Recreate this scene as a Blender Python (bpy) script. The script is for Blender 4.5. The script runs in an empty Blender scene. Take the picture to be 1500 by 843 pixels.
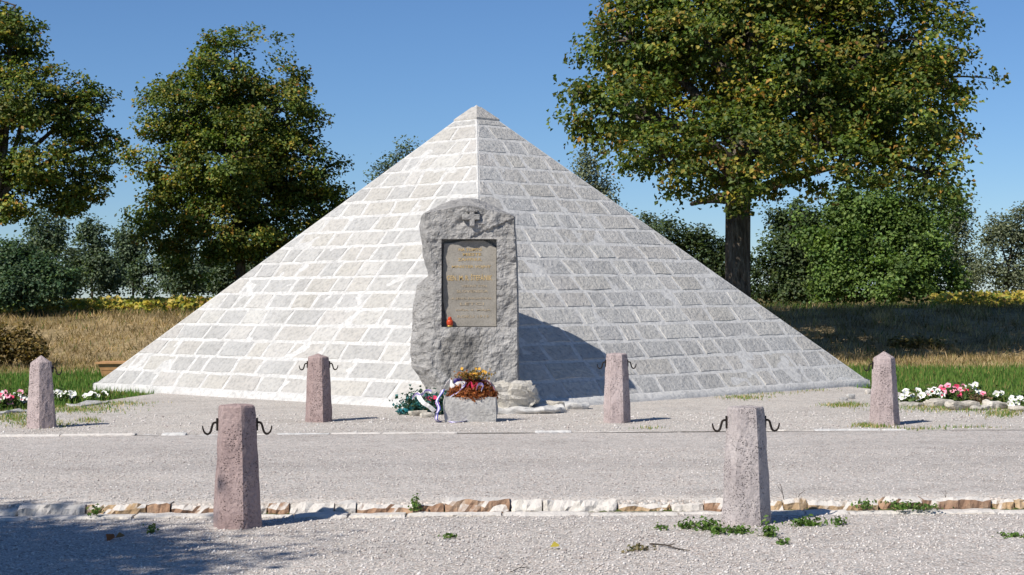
import bpy, bmesh, math, random
import numpy as np
from mathutils import Vector, Matrix, noise

random.seed(7)
RNG = np.random.default_rng(7)
R = math.radians
SC = bpy.context.scene
COL = SC.collection

# ------------------------------------------------------------------ camera
F_PX, CAM_H = 2500.0, 1.65
PITCH, ROLL = math.atan(11.5 / F_PX), R(-0.36)
cam_data = bpy.data.cameras.new('camera')
cam = bpy.data.objects.new('camera', cam_data)
COL.objects.link(cam)
cam_data.sensor_width = 36.0
cam_data.lens = 36.0 * F_PX / 1500.0
cam_data.clip_end = 8000.0
CAM_M = Matrix.Translation((0, 0, CAM_H)) @ Matrix.Rotation(R(90) + PITCH, 4, 'X') @ Matrix.Rotation(ROLL, 4, 'Z')
cam.matrix_world = CAM_M
SC.camera = cam

# ------------------------------------------------------------------ light
SUN_EL = R(44.5)
SUN_FROM = Vector((-0.715, -0.70, 0)).normalized()      # horizontal direction towards the sun
sun_vec = Vector((SUN_FROM.x * math.cos(SUN_EL), SUN_FROM.y * math.cos(SUN_EL), math.sin(SUN_EL)))
world = bpy.data.worlds.new('World')
SC.world = world
world.use_nodes = True
wn, wl = world.node_tree.nodes, world.node_tree.links
wn.clear()
w_out = wn.new('ShaderNodeOutputWorld')
w_bg = wn.new('ShaderNodeBackground')
w_sky = wn.new('ShaderNodeTexSky')
w_sky.sky_type = 'NISHITA'
w_sky.sun_disc = False
w_sky.sun_elevation = SUN_EL
w_sky.sun_rotation = math.atan2(SUN_FROM.x, SUN_FROM.y)
w_sky.altitude = 1300
w_sky.air_density = 1.0
w_sky.dust_density = 0.15
w_sky.ozone_density = 10.0
w_bg.inputs['Strength'].default_value = 0.088
wl.new(w_sky.outputs[0], w_bg.inputs[0])
wl.new(w_bg.outputs[0], w_out.inputs[0])
sun_data = bpy.data.lights.new('sun', 'SUN')
sun_data.energy = 5.0
sun_data.angle = R(0.53)
sun_data.color = (1.0, 0.94, 0.855)
sun = bpy.data.objects.new('sun', sun_data)
COL.objects.link(sun)
sun.rotation_euler = sun_vec.to_track_quat('Z', 'Y').to_euler()
SC.view_settings.view_transform = 'Standard'
SC.view_settings.look = 'None'
SC.view_settings.exposure = 0.2
SC.view_settings.gamma = 1.0
SC.view_settings.use_curve_mapping = False

# ------------------------------------------------------------------ pixel helpers (a pixel is only a direction)
def ray(px, py):
    d = Vector(((px - 750) / F_PX, (421.5 - py) / F_PX, -1))
    return (CAM_M.to_3x3() @ d).normalized()
def G(px, py, z=0.0):                 # point where the ray meets height z
    d = ray(px, py)
    t = (z - CAM_H) / d.z
    return Vector((d.x * t, d.y * t, z))
def P(px, py, Y):                     # point of the ray at depth Y
    d = ray(px, py)
    t = Y / d.y
    return Vector((d.x * t, Y, CAM_H + d.z * t))

# ------------------------------------------------------------------ object helpers
def tag(o, label=None, cat=None, group=None, kind=None):
    if label: o['label'] = label
    if cat: o['category'] = cat
    if group: o['group'] = group
    if kind: o['kind'] = kind
    return o
def empty(name, loc, rz=0.0):
    o = bpy.data.objects.new(name, None)
    o.empty_display_size = 0.2
    o.location = loc
    o.rotation_euler = (0, 0, rz)
    COL.objects.link(o)
    return o
def link(name, me, mat=None, parent=None, loc=None, smooth=False):
    if mat is not None:
        for m in (mat if isinstance(mat, (list, tuple)) else [mat]):
            me.materials.append(m)
    o = bpy.data.objects.new(name, me)
    if smooth and len(me.polygons):
        me.polygons.foreach_set('use_smooth', [True] * len(me.polygons))
    if parent is not None: o.parent = parent
    if loc is not None: o.location = loc
    COL.objects.link(o)
    return o
def mesh(name, verts, faces):
    me = bpy.data.meshes.new(name)
    me.from_pydata([tuple(v) for v in verts], [], faces)
    me.update()
    return me
def np_mesh(name, V, faces_idx, per, cols=None):
    """V (n,3) array, faces_idx (m,per) array, cols (n,3)"""
    me = bpy.data.meshes.new(name)
    m = len(faces_idx)
    me.vertices.add(len(V)); me.vertices.foreach_set('co', V.astype(np.float32).ravel())
    me.loops.add(m * per); me.loops.foreach_set('vertex_index', faces_idx.astype(np.int32).ravel())
    me.polygons.add(m)
    me.polygons.foreach_set('loop_start', np.arange(0, m * per, per, dtype=np.int32))
    if cols is not None:
        a = me.attributes.new('tint', 'FLOAT_COLOR', 'POINT')
        c = np.ones((len(V), 4), np.float32); c[:, :3] = cols
        a.data.foreach_set('color', c.ravel())
    me.update(calc_edges=True)
    return me
class MB:
    def __init__(s): s.v, s.f = [], []
    def add(s, vs, fs):
        b = len(s.v); s.v += [tuple(v) for v in vs]; s.f += [tuple(i + b for i in f) for f in fs]
    def box(s, c, h):
        x, y, z = c; a, b, d = h
        s.add([(x + i * a, y + j * b, z + k * d) for i in (-1, 1) for j in (-1, 1) for k in (-1, 1)],
              [(0, 1, 3, 2), (4, 6, 7, 5), (0, 4, 5, 1), (2, 3, 7, 6), (0, 2, 6, 4), (1, 5, 7, 3)])
    def tube(s, pts, rad, n=8, cap=True):
        pts = [Vector(p) for p in pts]
        if not isinstance(rad, (list, tuple)): rad = [rad] * len(pts)
        b = len(s.v); up = Vector((0.123, 0.31, 0.94))
        for i, p in enumerate(pts):
            t = (pts[min(i + 1, len(pts) - 1)] - pts[max(i - 1, 0)]).normalized()
            u = t.cross(up)
            if u.length < 1e-3: u = t.cross(Vector((1, 0, 0)))
            u.normalize(); w = t.cross(u)
            for k in range(n):
                a = 2 * math.pi * k / n
                s.v.append(tuple(p + (u * math.cos(a) + w * math.sin(a)) * rad[i]))
        for i in range(len(pts) - 1):
            for k in range(n):
                k2 = (k + 1) % n
                s.f.append((b + i * n + k, b + i * n + k2, b + (i + 1) * n + k2, b + (i + 1) * n + k))
        if cap:
            s.f.append(tuple(b + k for k in range(n))[::-1])
            s.f.append(tuple(b + (len(pts) - 1) * n + k for k in range(n)))
    def build(s, name, mat, parent=None, loc=None, smooth=False):
        return link(name, mesh(name, s.v, s.f), mat, parent, loc, smooth)
def nz(x, y, z=0.0, o=3):
    return noise.fractal(Vector((x, y, z)), 1.0, 2.0, o)

# ------------------------------------------------------------------ materials
def newmat(name):
    m = bpy.data.materials.new(name); m.use_nodes = True
    nt = m.node_tree; nt.nodes.clear()
    out = nt.nodes.new('ShaderNodeOutputMaterial')
    b = nt.nodes.new('ShaderNodeBsdfPrincipled')
    nt.links.new(b.outputs[0], out.inputs[0])
    return m, nt, b, out
def N(nt, t, **kw):
    n = nt.nodes.new(t)
    for k, v in kw.items():
        if k in n.inputs.keys(): n.inputs[k].default_value = v
        else: setattr(n, k, v)
    return n
def ramp(nt, fac, stops, interp='LINEAR'):
    r = nt.nodes.new('ShaderNodeValToRGB'); r.color_ramp.interpolation = interp
    e = r.color_ramp.elements
    while len(e) < len(stops): e.new(0.5)
    for i, (p, c) in enumerate(stops):
        e[i].position = p; e[i].color = (*c, 1) if len(c) == 3 else c
    nt.links.new(fac, r.inputs[0])
    return r.outputs[0]
def mixc(nt, fac, a, b, mode='MIX'):
    m = nt.nodes.new('ShaderNodeMix'); m.data_type = 'RGBA'; m.blend_type = mode
    for s, v in ((m.inputs[0], fac), (m.inputs[6], a), (m.inputs[7], b)):
        if isinstance(v, (int, float)): s.default_value = v
        elif isinstance(v, tuple): s.default_value = (*v, 1)
        else: nt.links.new(v, s)
    return m.outputs[2]
def coords(nt, kind='Object', scale=None):
    t = nt.nodes.new('ShaderNodeTexCoord')
    return t.outputs[kind]
def geo_pos(nt):
    return nt.nodes.new('ShaderNodeNewGeometry').outputs['Position']
def noise_tex(nt, vec, scale, detail=4, rough=0.55, dist=0.0):
    n = N(nt, 'ShaderNodeTexNoise', Scale=scale, Detail=detail, Roughness=rough, Distortion=dist)
    nt.links.new(vec, n.inputs['Vector']); return n.outputs['Fac']
def voro(nt, vec, scale, feature='F1', out='Distance'):
    n = nt.nodes.new('ShaderNodeTexVoronoi'); n.feature = feature; n.inputs['Scale'].default_value = scale
    nt.links.new(vec, n.inputs['Vector']); return n.outputs[out]
def bump(nt, b, h, strength, dist, chain=None):
    n = N(nt, 'ShaderNodeBump', Strength=strength, Distance=dist)
    nt.links.new(h, n.inputs['Height'])
    if chain is not None: nt.links.new(chain, n.inputs['Normal'])
    nt.links.new(n.outputs[0], b.inputs['Normal']); return n.outputs[0]
def rand_obj(nt):
    return nt.nodes.new('ShaderNodeObjectInfo').outputs['Random']

def stone_mat(name, c_dark, c_mid, c_light, big=1.2, fine=35, bump_s=0.6, bump_d=0.02, rough=0.9, vary=0.25, pits=0.0, pit_scale=60):
    m, nt, b, _ = newmat(name)
    p = geo_pos(nt)
    f1 = noise_tex(nt, p, big, 6, 0.62)
    f2 = noise_tex(nt, p, fine, 5, 0.65)
    c = ramp(nt, f1, [(0.25, c_dark), (0.5, c_mid), (0.75, c_light)])
    g = ramp(nt, f2, [(0.3, (0.72, 0.72, 0.72)), (0.5, (1, 1, 1)), (0.72, (1.14, 1.13, 1.1))])
    c = mixc(nt, 1.0, c, g, 'MULTIPLY')
    if vary:
        v = ramp(nt, rand_obj(nt), [(0.0, (1 - vary, 1 - vary, 1 - vary * 0.9)), (0.35, (0.97, 0.98, 1.0)), (0.6, (1.02, 1.0, 0.965)), (0.8, (1, 0.98, 0.97)), (1.0, (1.1, 1.1, 1.09))])
        c = mixc(nt, 1.0, c, v, 'MULTIPLY')
    h = f2
    ch = bump(nt, b, h, bump_s, bump_d)
    if pits:
        pv = voro(nt, p, pit_scale)
        pr = ramp(nt, pv, [(0.0, (0, 0, 0)), (0.22, (0.35, 0.35, 0.35)), (0.36, (1, 1, 1))])
        pm = noise_tex(nt, p, 7, 2)
        pk = ramp(nt, pm, [(0.42, (1, 1, 1)), (0.6, (0, 0, 0))])
        pr2 = mixc(nt, 1.0, pr, pk, 'LIGHTEN')
        c = mixc(nt, 1.0, c, mixc(nt, pits, (1, 1, 1), pr2), 'MULTIPLY')
        ch = bump(nt, b, pr2, 0.9, 0.012, ch)
    nt.links.new(c, b.inputs['Base Color'])
    b.inputs['Roughness'].default_value = rough
    b.inputs['Specular IOR Level'].default_value = 0.25
    return m

def plain(name, col, rough=0.7, metal=0.0, var=0.15, scale=20):
    m, nt, b, _ = newmat(name)
    p = coords(nt, 'Object')
    f = noise_tex(nt, p, scale, 4)
    lo = tuple(c * (1 - var) for c in col); hi = tuple(min(1, c * (1 + var)) for c in col)
    nt.links.new(ramp(nt, f, [(0.3, lo), (0.7, hi)]), b.inputs['Base Color'])
    b.inputs['Roughness'].default_value = rough; b.inputs['Metallic'].default_value = metal
    b.inputs['Specular IOR Level'].default_value = 0.3
    return m

def leaf_mat(name, trans=0.35, rough=0.55, spec=0.3):
    m, nt, b, out = newmat(name)
    a = N(nt, 'ShaderNodeAttribute', attribute_name='tint')
    nt.links.new(a.outputs['Color'], b.inputs['Base Color'])
    b.inputs['Roughness'].default_value = rough
    b.inputs['Specular IOR Level'].default_value = spec
    t = N(nt, 'ShaderNodeBsdfTranslucent')
    nt.links.new(mixc(nt, 1.0, a.outputs['Color'], (1.3, 1.35, 0.7), 'MULTIPLY'), t.inputs[0])
    mx = N(nt, 'ShaderNodeMixShader'); mx.inputs[0].default_value = trans
    nt.links.new(b.outputs[0], mx.inputs[1]); nt.links.new(t.outputs[0], mx.inputs[2])
    nt.links.new(mx.outputs[0], out.inputs[0])
    return m

M = {}
M['leaf'] = leaf_mat('leaf')
M['blade'] = leaf_mat('blade', 0.35, 0.7, 0.15)
M['stone'] = stone_mat('limestone', (0.40, 0.392, 0.368), (0.455, 0.447, 0.425), (0.495, 0.487, 0.466), big=1.1, fine=15, bump_s=0.85, bump_d=0.042, vary=0.09)
M['mortar'] = stone_mat('mortar', (0.46, 0.453, 0.437), (0.54, 0.533, 0.515), (0.59, 0.583, 0.565), big=2.5, fine=16, bump_s=0.7, bump_d=0.025, vary=0)
M['stele'] = stone_mat('rough_gneiss', (0.235, 0.228, 0.22), (0.36, 0.35, 0.337), (0.47, 0.458, 0.442), big=3.0, fine=14, bump_s=1.0, bump_d=0.07, vary=0)
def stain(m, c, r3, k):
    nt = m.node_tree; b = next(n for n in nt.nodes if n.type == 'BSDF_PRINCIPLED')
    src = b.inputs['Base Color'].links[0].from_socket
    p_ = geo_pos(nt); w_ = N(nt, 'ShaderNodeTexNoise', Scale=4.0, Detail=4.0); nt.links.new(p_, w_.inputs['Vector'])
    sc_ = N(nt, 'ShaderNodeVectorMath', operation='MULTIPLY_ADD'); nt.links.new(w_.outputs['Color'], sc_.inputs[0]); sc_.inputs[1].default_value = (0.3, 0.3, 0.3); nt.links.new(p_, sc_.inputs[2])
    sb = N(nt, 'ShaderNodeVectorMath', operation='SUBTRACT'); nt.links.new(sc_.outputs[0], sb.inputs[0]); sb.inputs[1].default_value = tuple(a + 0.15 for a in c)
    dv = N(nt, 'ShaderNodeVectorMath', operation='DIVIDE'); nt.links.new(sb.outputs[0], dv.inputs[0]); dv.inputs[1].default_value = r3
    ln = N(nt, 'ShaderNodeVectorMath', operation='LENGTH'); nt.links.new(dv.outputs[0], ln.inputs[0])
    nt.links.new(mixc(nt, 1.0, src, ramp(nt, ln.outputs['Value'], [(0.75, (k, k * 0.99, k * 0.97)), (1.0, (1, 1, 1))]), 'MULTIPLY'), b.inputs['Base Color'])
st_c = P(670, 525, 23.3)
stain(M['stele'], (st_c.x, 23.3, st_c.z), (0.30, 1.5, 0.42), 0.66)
M['tablet'] = stone_mat('worn_tablet', (0.215, 0.198, 0.17), (0.285, 0.263, 0.228), (0.35, 0.328, 0.29), big=3.5, fine=60, bump_s=0.35, bump_d=0.008, vary=0)
M['trough'] = stone_mat('grey_trough_stone', (0.33, 0.32, 0.31), (0.45, 0.44, 0.42), (0.55, 0.54, 0.52), big=5, fine=30, bump_s=0.9, bump_d=0.02, vary=0)
M['rock'] = stone_mat('pale_rock', (0.40, 0.37, 0.31), (0.52, 0.49, 0.43), (0.62, 0.59, 0.54), big=5, fine=25, bump_s=0.9, bump_d=0.025, vary=0.1)
M['boll_red'] = stone_mat('porous_red_andesite', (0.27, 0.195, 0.185), (0.36, 0.27, 0.255), (0.45, 0.35, 0.33), big=3, fine=45, bump_s=0.9, bump_d=0.012, vary=0, pits=0.6, pit_scale=60)
M['boll_grey'] = stone_mat('porous_grey_andesite', (0.33, 0.29, 0.285), (0.44, 0.395, 0.385), (0.53, 0.485, 0.475), big=3, fine=50, bump_s=0.9, bump_d=0.012, vary=0, pits=0.7, pit_scale=75)
M['boll_pink'] = stone_mat('porous_pink_andesite', (0.31, 0.25, 0.24), (0.42, 0.345, 0.335), (0.52, 0.44, 0.425), big=3, fine=45, bump_s=0.8, bump_d=0.012, vary=0, pits=0.6, pit_scale=60)
M['iron'] = plain('rusty_iron', (0.03, 0.024, 0.02), 0.6, 0.6)
def bark_mat():
    m, nt, b, _ = newmat('furrowed_bark')
    mp = N(nt, 'ShaderNodeMapping'); mp.inputs['Scale'].default_value = (1, 1, 0.22); nt.links.new(geo_pos(nt), mp.inputs['Vector'])
    f = noise_tex(nt, mp.outputs[0], 14, 6, 0.7, 0.6); g = noise_tex(nt, mp.outputs[0], 3, 4, 0.6)
    c = ramp(nt, f, [(0.32, (0.025, 0.02, 0.016)), (0.5, (0.12, 0.10, 0.085)), (0.7, (0.26, 0.23, 0.20))])
    c = mixc(nt, 1.0, c, ramp(nt, g, [(0.3, (0.6, 0.6, 0.58)), (0.7, (1.25, 1.22, 1.15))]), 'MULTIPLY')
    nt.links.new(c, b.inputs['Base Color']); b.inputs['Roughness'].default_value = 0.95; b.inputs['Specular IOR Level'].default_value = 0.15
    bump(nt, b, f, 1.0, 0.08)
    return m
M['bark'] = bark_mat()
M['kw'] = stone_mat('white_kerb_stone', (0.50, 0.45, 0.38), (0.62, 0.58, 0.52), (0.72, 0.69, 0.64), big=6, fine=30, bump_s=0.8, bump_d=0.02, vary=0.2)
M['ko'] = stone_mat('ochre_kerb_stone', (0.30, 0.19, 0.10), (0.45, 0.32, 0.19), (0.56, 0.44, 0.31), big=6, fine=30, bump_s=0.9, bump_d=0.02, vary=0.2)
M['kb'] = stone_mat('brown_kerb_stone', (0.20, 0.12, 0.075), (0.32, 0.20, 0.13), (0.43, 0.31, 0.21), big=6, fine=30, bump_s=0.9, bump_d=0.02, vary=0.2)
def dusty(m, col, lo, hi):
    nt = m.node_tree; b = next(n for n in nt.nodes if n.type == 'BSDF_PRINCIPLED')
    src = b.inputs['Base Color'].links[0].from_socket
    g = nt.nodes.new('ShaderNodeNewGeometry'); sp = nt.nodes.new('ShaderNodeSeparateXYZ'); nt.links.new(g.outputs['True Normal'], sp.inputs[0])
    f = noise_tex(nt, g.outputs['Position'], 12, 4)
    ad = N(nt, 'ShaderNodeMath', operation='MULTIPLY_ADD'); nt.links.new(f, ad.inputs[0]); ad.inputs[1].default_value = 0.5; nt.links.new(sp.outputs[2], ad.inputs[2])
    nt.links.new(mixc(nt, ramp(nt, ad.outputs[0], [(lo, (0, 0, 0)), (hi, (1, 1, 1))]), src, col), b.inputs['Base Color'])
for k_ in ('ko', 'kb', 'kw'): dusty(M[k_], (0.60, 0.565, 0.52), 0.85, 1.15)
M['gold'] = plain('worn_gilding', (0.50, 0.36, 0.17), 0.5, 0.0, 0.35, 90)
M['worn'] = plain('worn_letter_paint', (0.40, 0.325, 0.225), 0.8, 0.0, 0.3, 90)
M['redglass'] = plain('red_lantern_plastic', (0.50, 0.06, 0.02), 0.25, 0, 0.2)
M['gold_lid'] = plain('gold_lantern_lid', (0.45, 0.28, 0.08), 0.35, 0.6)
M['wood'] = plain('orange_timber', (0.48, 0.27, 0.12), 0.7, 0, 0.2, 9)
M['rib_w'] = plain('white_ribbon', (0.78, 0.77, 0.76), 0.5)
M['rib_b'] = plain('blue_ribbon', (0.10, 0.09, 0.42), 0.45)
M['rib_r'] = plain('red_ribbon', (0.50, 0.03, 0.07), 0.45)
M['rib_v'] = plain('lilac_ribbon', (0.34, 0.27, 0.58), 0.45)
M['wrap'] = plain('teal_wrapping', (0.03, 0.20, 0.24), 0.35, 0, 0.3)
M['soil'] = plain('soil', (0.12, 0.09, 0.07), 0.95)

def gravel_mat(name, tint, track=False):
    m, nt, b, _ = newmat(name)
    p = geo_pos(nt)
    vn = nt.nodes.new('ShaderNodeTexVoronoi'); vn.inputs['Scale'].default_value = 58
    nt.links.new(p, vn.inputs['Vector'])
    sep = N(nt, 'ShaderNodeSeparateColor'); nt.links.new(vn.outputs['Color'], sep.inputs[0])
    c = ramp(nt, sep.outputs[0], [(0.0, tuple(0.55 * t for t in tint)), (0.25, tuple(0.85 * t for t in tint)), (0.7, tint), (1.0, tuple(min(0.85, 1.42 * t) for t in tint))])
    hue = ramp(nt, sep.outputs[1], [(0.0, (1.06, 0.97, 0.93)), (0.5, (1, 1, 1)), (1.0, (0.94, 0.99, 1.04))])
    c = mixc(nt, 1.0, c, hue, 'MULTIPLY')
    edge = ramp(nt, vn.outputs['Distance'], [(0.35, (1, 1, 1)), (0.75, (0.60, 0.585, 0.57))])
    c = mixc(nt, 1.0, c, edge, 'MULTIPLY')
    sc = N(nt, 'ShaderNodeMapping'); sc.inputs['Scale'].default_value = (0.35, 1.0, 1.0)
    nt.links.new(p, sc.inputs['Vector'])
    big = noise_tex(nt, sc.outputs[0], 0.9, 5, 0.6)
    c = mixc(nt, 1.0, c, ramp(nt, big, [(0.3, (0.84, 0.83, 0.82)), (0.5, (1, 1, 1)), (0.7, (1.08, 1.07, 1.05))]), 'MULTIPLY')
    dust = noise_tex(nt, p, 6, 6, 0.7)
    dm = ramp(nt, dust, [(0.42, (0, 0, 0)), (0.66, (1, 1, 1))])
    c = mixc(nt, mixc(nt, 1.0, dm, (0.55, 0.55, 0.55), 'MULTIPLY'), c, tuple(1.02 * t for t in tint))
    if track:      # trodden band along the path
        sx = N(nt, 'ShaderNodeSeparateXYZ'); nt.links.new(p, sx.inputs[0])
        wob = noise_tex(nt, sc.outputs[0], 0.6, 3)
        ad = N(nt, 'ShaderNodeMath', operation='ADD'); nt.links.new(sx.outputs[1], ad.inputs[0]); nt.links.new(wob, ad.inputs[1])
        mr = N(nt, 'ShaderNodeMapRange'); mr.inputs[1].default_value = 14.0; mr.inputs[2].default_value = 20.0
        nt.links.new(ad.outputs[0], mr.inputs[0])
        band = ramp(nt, mr.outputs[0], [(0.0, (1, 1, 1)), (0.28, (1, 1, 1)), (0.4, (0.90, 0.90, 0.905)), (0.52, (1, 1, 1)), (0.66, (0.93, 0.93, 0.935)), (0.8, (1, 1, 1))])
        c = mixc(nt, 1.0, c, band, 'MULTIPLY')
    nt.links.new(c, b.inputs['Base Color'])
    b.inputs['Roughness'].default_value = 0.95
    b.inputs['Specular IOR Level'].default_value = 0.15
    inv = ramp(nt, vn.outputs['Distance'], [(0.0, (1, 1, 1)), (0.8, (0, 0, 0))])
    ch = bump(nt, b, inv, 0.7, 0.010)
    bump(nt, b, dust, 0.5, 0.03, ch)
    return m
GT = (0.555, 0.518, 0.478)
M['gravel'] = gravel_mat('pinkish_gravel', GT)
M['gravel_path'] = gravel_mat('pinkish_path_gravel', (0.555, 0.52, 0.482), True)
M['gravel_court'] = gravel_mat('dusty_court_gravel', (0.575, 0.54, 0.492))
M['pebble'] = leaf_mat('pebble', 0.0, 0.9, 0.2)

# ------------------------------------------------------------------ terrain
def smooth(a, b, x):
    t = min(1.0, max(0.0, (x - a) / (b - a))); return t * t * (3 - 2 * t)
def terrain(x, y):
    z = -0.06 + 0.12 * smooth(12.75, 13.2, y)
    w = 1.2 * nz(x * 0.09, 3.3, 0.0, 2)
    bank = smooth(37.0 + w, 47.0 + w, y)
    z += 1.17 * bank
    if 36 < y < 50: z += 0.10 * bank * (1 - bank) * 4 * nz(x * 0.5, y * 0.5, 7.0, 3)
    return z
PZ = 0.08         # level of the path and the court

gx = np.concatenate([[-3000, -800, -200, -80], np.arange(-44, 44.1, 0.8), [80, 200, 800, 3000]])
gy = np.concatenate([[-400, -60, -15, 0, 8, 12.5, 12.75, 12.9, 13.05, 13.2], np.arange(14, 36, 2), np.arange(36, 51, 0.4), [54, 60, 75, 100, 180, 500, 1500, 5000]])
V = [(x, y, terrain(x, y)) for y in gy for x in gx]
nx = len(gx)
Fc = [(j * nx + i, j * nx + i + 1, (j + 1) * nx + i + 1, (j + 1) * nx + i) for j in range(len(gy) - 1) for i in range(nx - 1)]
m, nt, b, _ = newmat('turf_ground')
p = geo_pos(nt)
sx = N(nt, 'ShaderNodeSeparateXYZ'); nt.links.new(p, sx.inputs[0])
wob = noise_tex(nt, p, 0.35, 5)
mm = N(nt, 'ShaderNodeMath', operation='MULTIPLY_ADD'); nt.links.new(wob, mm.inputs[0]); mm.inputs[1].default_value = 6.0
nt.links.new(sx.outputs[1], mm.inputs[2])
mr = N(nt, 'ShaderNodeMapRange'); mr.inputs[1].default_value = 30; mr.inputs[2].default_value = 60; nt.links.new(mm.outputs[0], mr.inputs[0])
c = ramp(nt, mr.outputs[0], [(0.0, (0.075, 0.105, 0.03)), (0.30, (0.085, 0.11, 0.032)), (0.38, (0.36, 0.285, 0.16)), (0.58, (0.36, 0.28, 0.155)), (0.68, (0.11, 0.10, 0.04)), (1.0, (0.16, 0.13, 0.05))])
f = noise_tex(nt, p, 5, 6, 0.7)
c = mixc(nt, 1.0, c, ramp(nt, f, [(0.3, (0.55, 0.55, 0.55)), (0.7, (1.35, 1.3, 1.25))]), 'MULTIPLY')
nt.links.new(c, b.inputs['Base Color']); b.inputs['Roughness'].default_value = 1.0; b.inputs['Specular IOR Level'].default_value = 0.1
bump(nt, b, f, 0.8, 0.15)
tag(link('ground', mesh('ground', V, Fc), m, smooth=True), kind='structure')

def sheet(name, x0, x1, y0, y1, z, st, mat, amp=0.006):
    xs = np.arange(x0, x1 + st, st); ys = np.linspace(y0, y1, max(2, int((y1 - y0) / st) + 1))
    V = [(x, y, z + amp * nz(x * 0.8, y * 0.8, z * 9, 3)) for y in ys for x in xs]
    n = len(xs)
    if name == 'gravel_path':            # the front edge folds down behind the kerb
        V = [(x, y0 - 0.02, -0.05) for x in xs] + V; ys = np.concatenate([[y0], ys])
    Fc = [(j * n + i, j * n + i + 1, (j + 1) * n + i + 1, (j + 1) * n + i) for j in range(len(ys) - 1) for i in range(n - 1)]
    return tag(link(name, mesh(name, V, Fc), mat, smooth=True), kind='structure')
kA, kB = G(0, 757, 0.0), G(1500, 747, 0.0)         # foot of the near kerb
KERB_Y = (kA.y + kB.y) / 2
KS = (kB.y - kA.y) / (kB.x - kA.x)
def kerb_y(x): return KERB_Y + KS * x
E_A, E_B = G(0, 637, PZ), G(1500, 632, PZ)
EDGE_Y = (E_A.y + E_B.y) / 2
sheet('gravel_forecourt', -16, 16, -6, KERB_Y + 0.12, 0.0, 0.4, M['gravel'], 0.008)
sheet('gravel_path', -30, 30, KERB_Y + 0.10, EDGE_Y + 0.02, PZ - 0.004, 0.4, M['gravel_path'], 0.006)

# the gravel court round the pyramid: an uneven outline
PYR_Z0 = 0.17
pL, pF, pR = G(140, 562.5, PYR_Z0), G(706, 594, PYR_Z0), G(1270, 557, PYR_Z0)
pB = pL + pR - pF
ctr = (pL + pR) / 2
out = []
for i in range(121):                       # far edge runs from left to right past the pyramid
    x = -30 + 60 * i / 120
    ax = abs(x - 0.0)
    y = 24.0 + 0.8 * nz(x * 0.6, 1.7, 0, 3) + 4.6 * smooth(6.8, 5.6, ax) if ax > 5.6 else 29.2
    if x < -6.8: y = 23.6 + 0.9 * nz(x * 0.9, 2.7, 0, 3)
    if x > 6.8: y = 23.9 + 0.7 * nz(x * 0.9, 5.7, 0, 3)
    out.append((x, y))
V = []; Fc = []
for i, (x, y) in enumerate(out):
    for j in range(13):
        yy = EDGE_Y - 0.02 + (y - EDGE_Y + 0.02) * j / 12
        V.append((x, yy, PZ + 0.008 * nz(x, yy, 4, 3)))
for i in range(len(out) - 1):
    for j in range(12):
        Fc.append((i * 13 + j, (i + 1) * 13 + j, (i + 1) * 13 + j + 1, i * 13 + j + 1))
tag(link('gravel_court', mesh('gravel_court', V, Fc), M['gravel_court'], smooth=True), kind='structure')
def court_edge(x):
    i = (x + 30) / 60 * 120
    i0 = max(0, min(119, int(i))); f = i - i0
    return out[i0][1] * (1 - f) + out[i0 + 1][1] * f

# ------------------------------------------------------------------ pyramid
pA = P(698, 154, (pL.y + pR.y) / 2)
root = empty('stone_pyramid', (ctr.x, ctr.y, 0))
tag(root, 'whitewashed four-sided pyramid of pale limestone blocks with thick white mortar joints', 'pyramid')
O = Vector((ctr.x, ctr.y, 0))
T_CAP, T_SLAB, NROW = 0.058, 0.084, 17
ts = [T_CAP, T_SLAB] + [T_SLAB + (1 - T_SLAB) * (i + 1) / NROW for i in range(NROW)]
rows = []
for i in range(len(ts) - 1):
    rows.append((ts[i] , ts[i + 1]))

# mortar core: subdivided faces, gently lumpy
def core_face(a, b_, mb):
    n = 46
    nrm = (b_ - a).cross(pA - a).normalized()
    idx = {}
    for i in range(n + 1):
        t = i / n
        for j in range(i + 1):
            s = j / i if i else 0
            q = pA + (a - pA) * t * (1 - s) + (b_ - pA) * t * s
            edge = min(s, 1 - s) * t * 9
            q2 = q + nrm * (0.007 * nz(q.x * 2.5, q.y * 2.5, q.z * 2.5, 3) * min(1, edge * 3))
            idx[i, j] = len(mb.v); mb.v.append(tuple(q2 - O))
    for i in range(n):
        for j in range(i + 1):
            mb.f.append((idx[i, j], idx[i + 1, j], idx[i + 1, j + 1]))
            if j < i: mb.f.append((idx[i, j], idx[i + 1, j + 1], idx[i, j + 1]))
mb = MB()
for a, b_ in ((pL, pF), (pF, pR), (pR, pB), (pB, pL)): core_face(a, b_, mb)
mb.build('mortar_core', M['mortar'], root, smooth=True)

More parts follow.
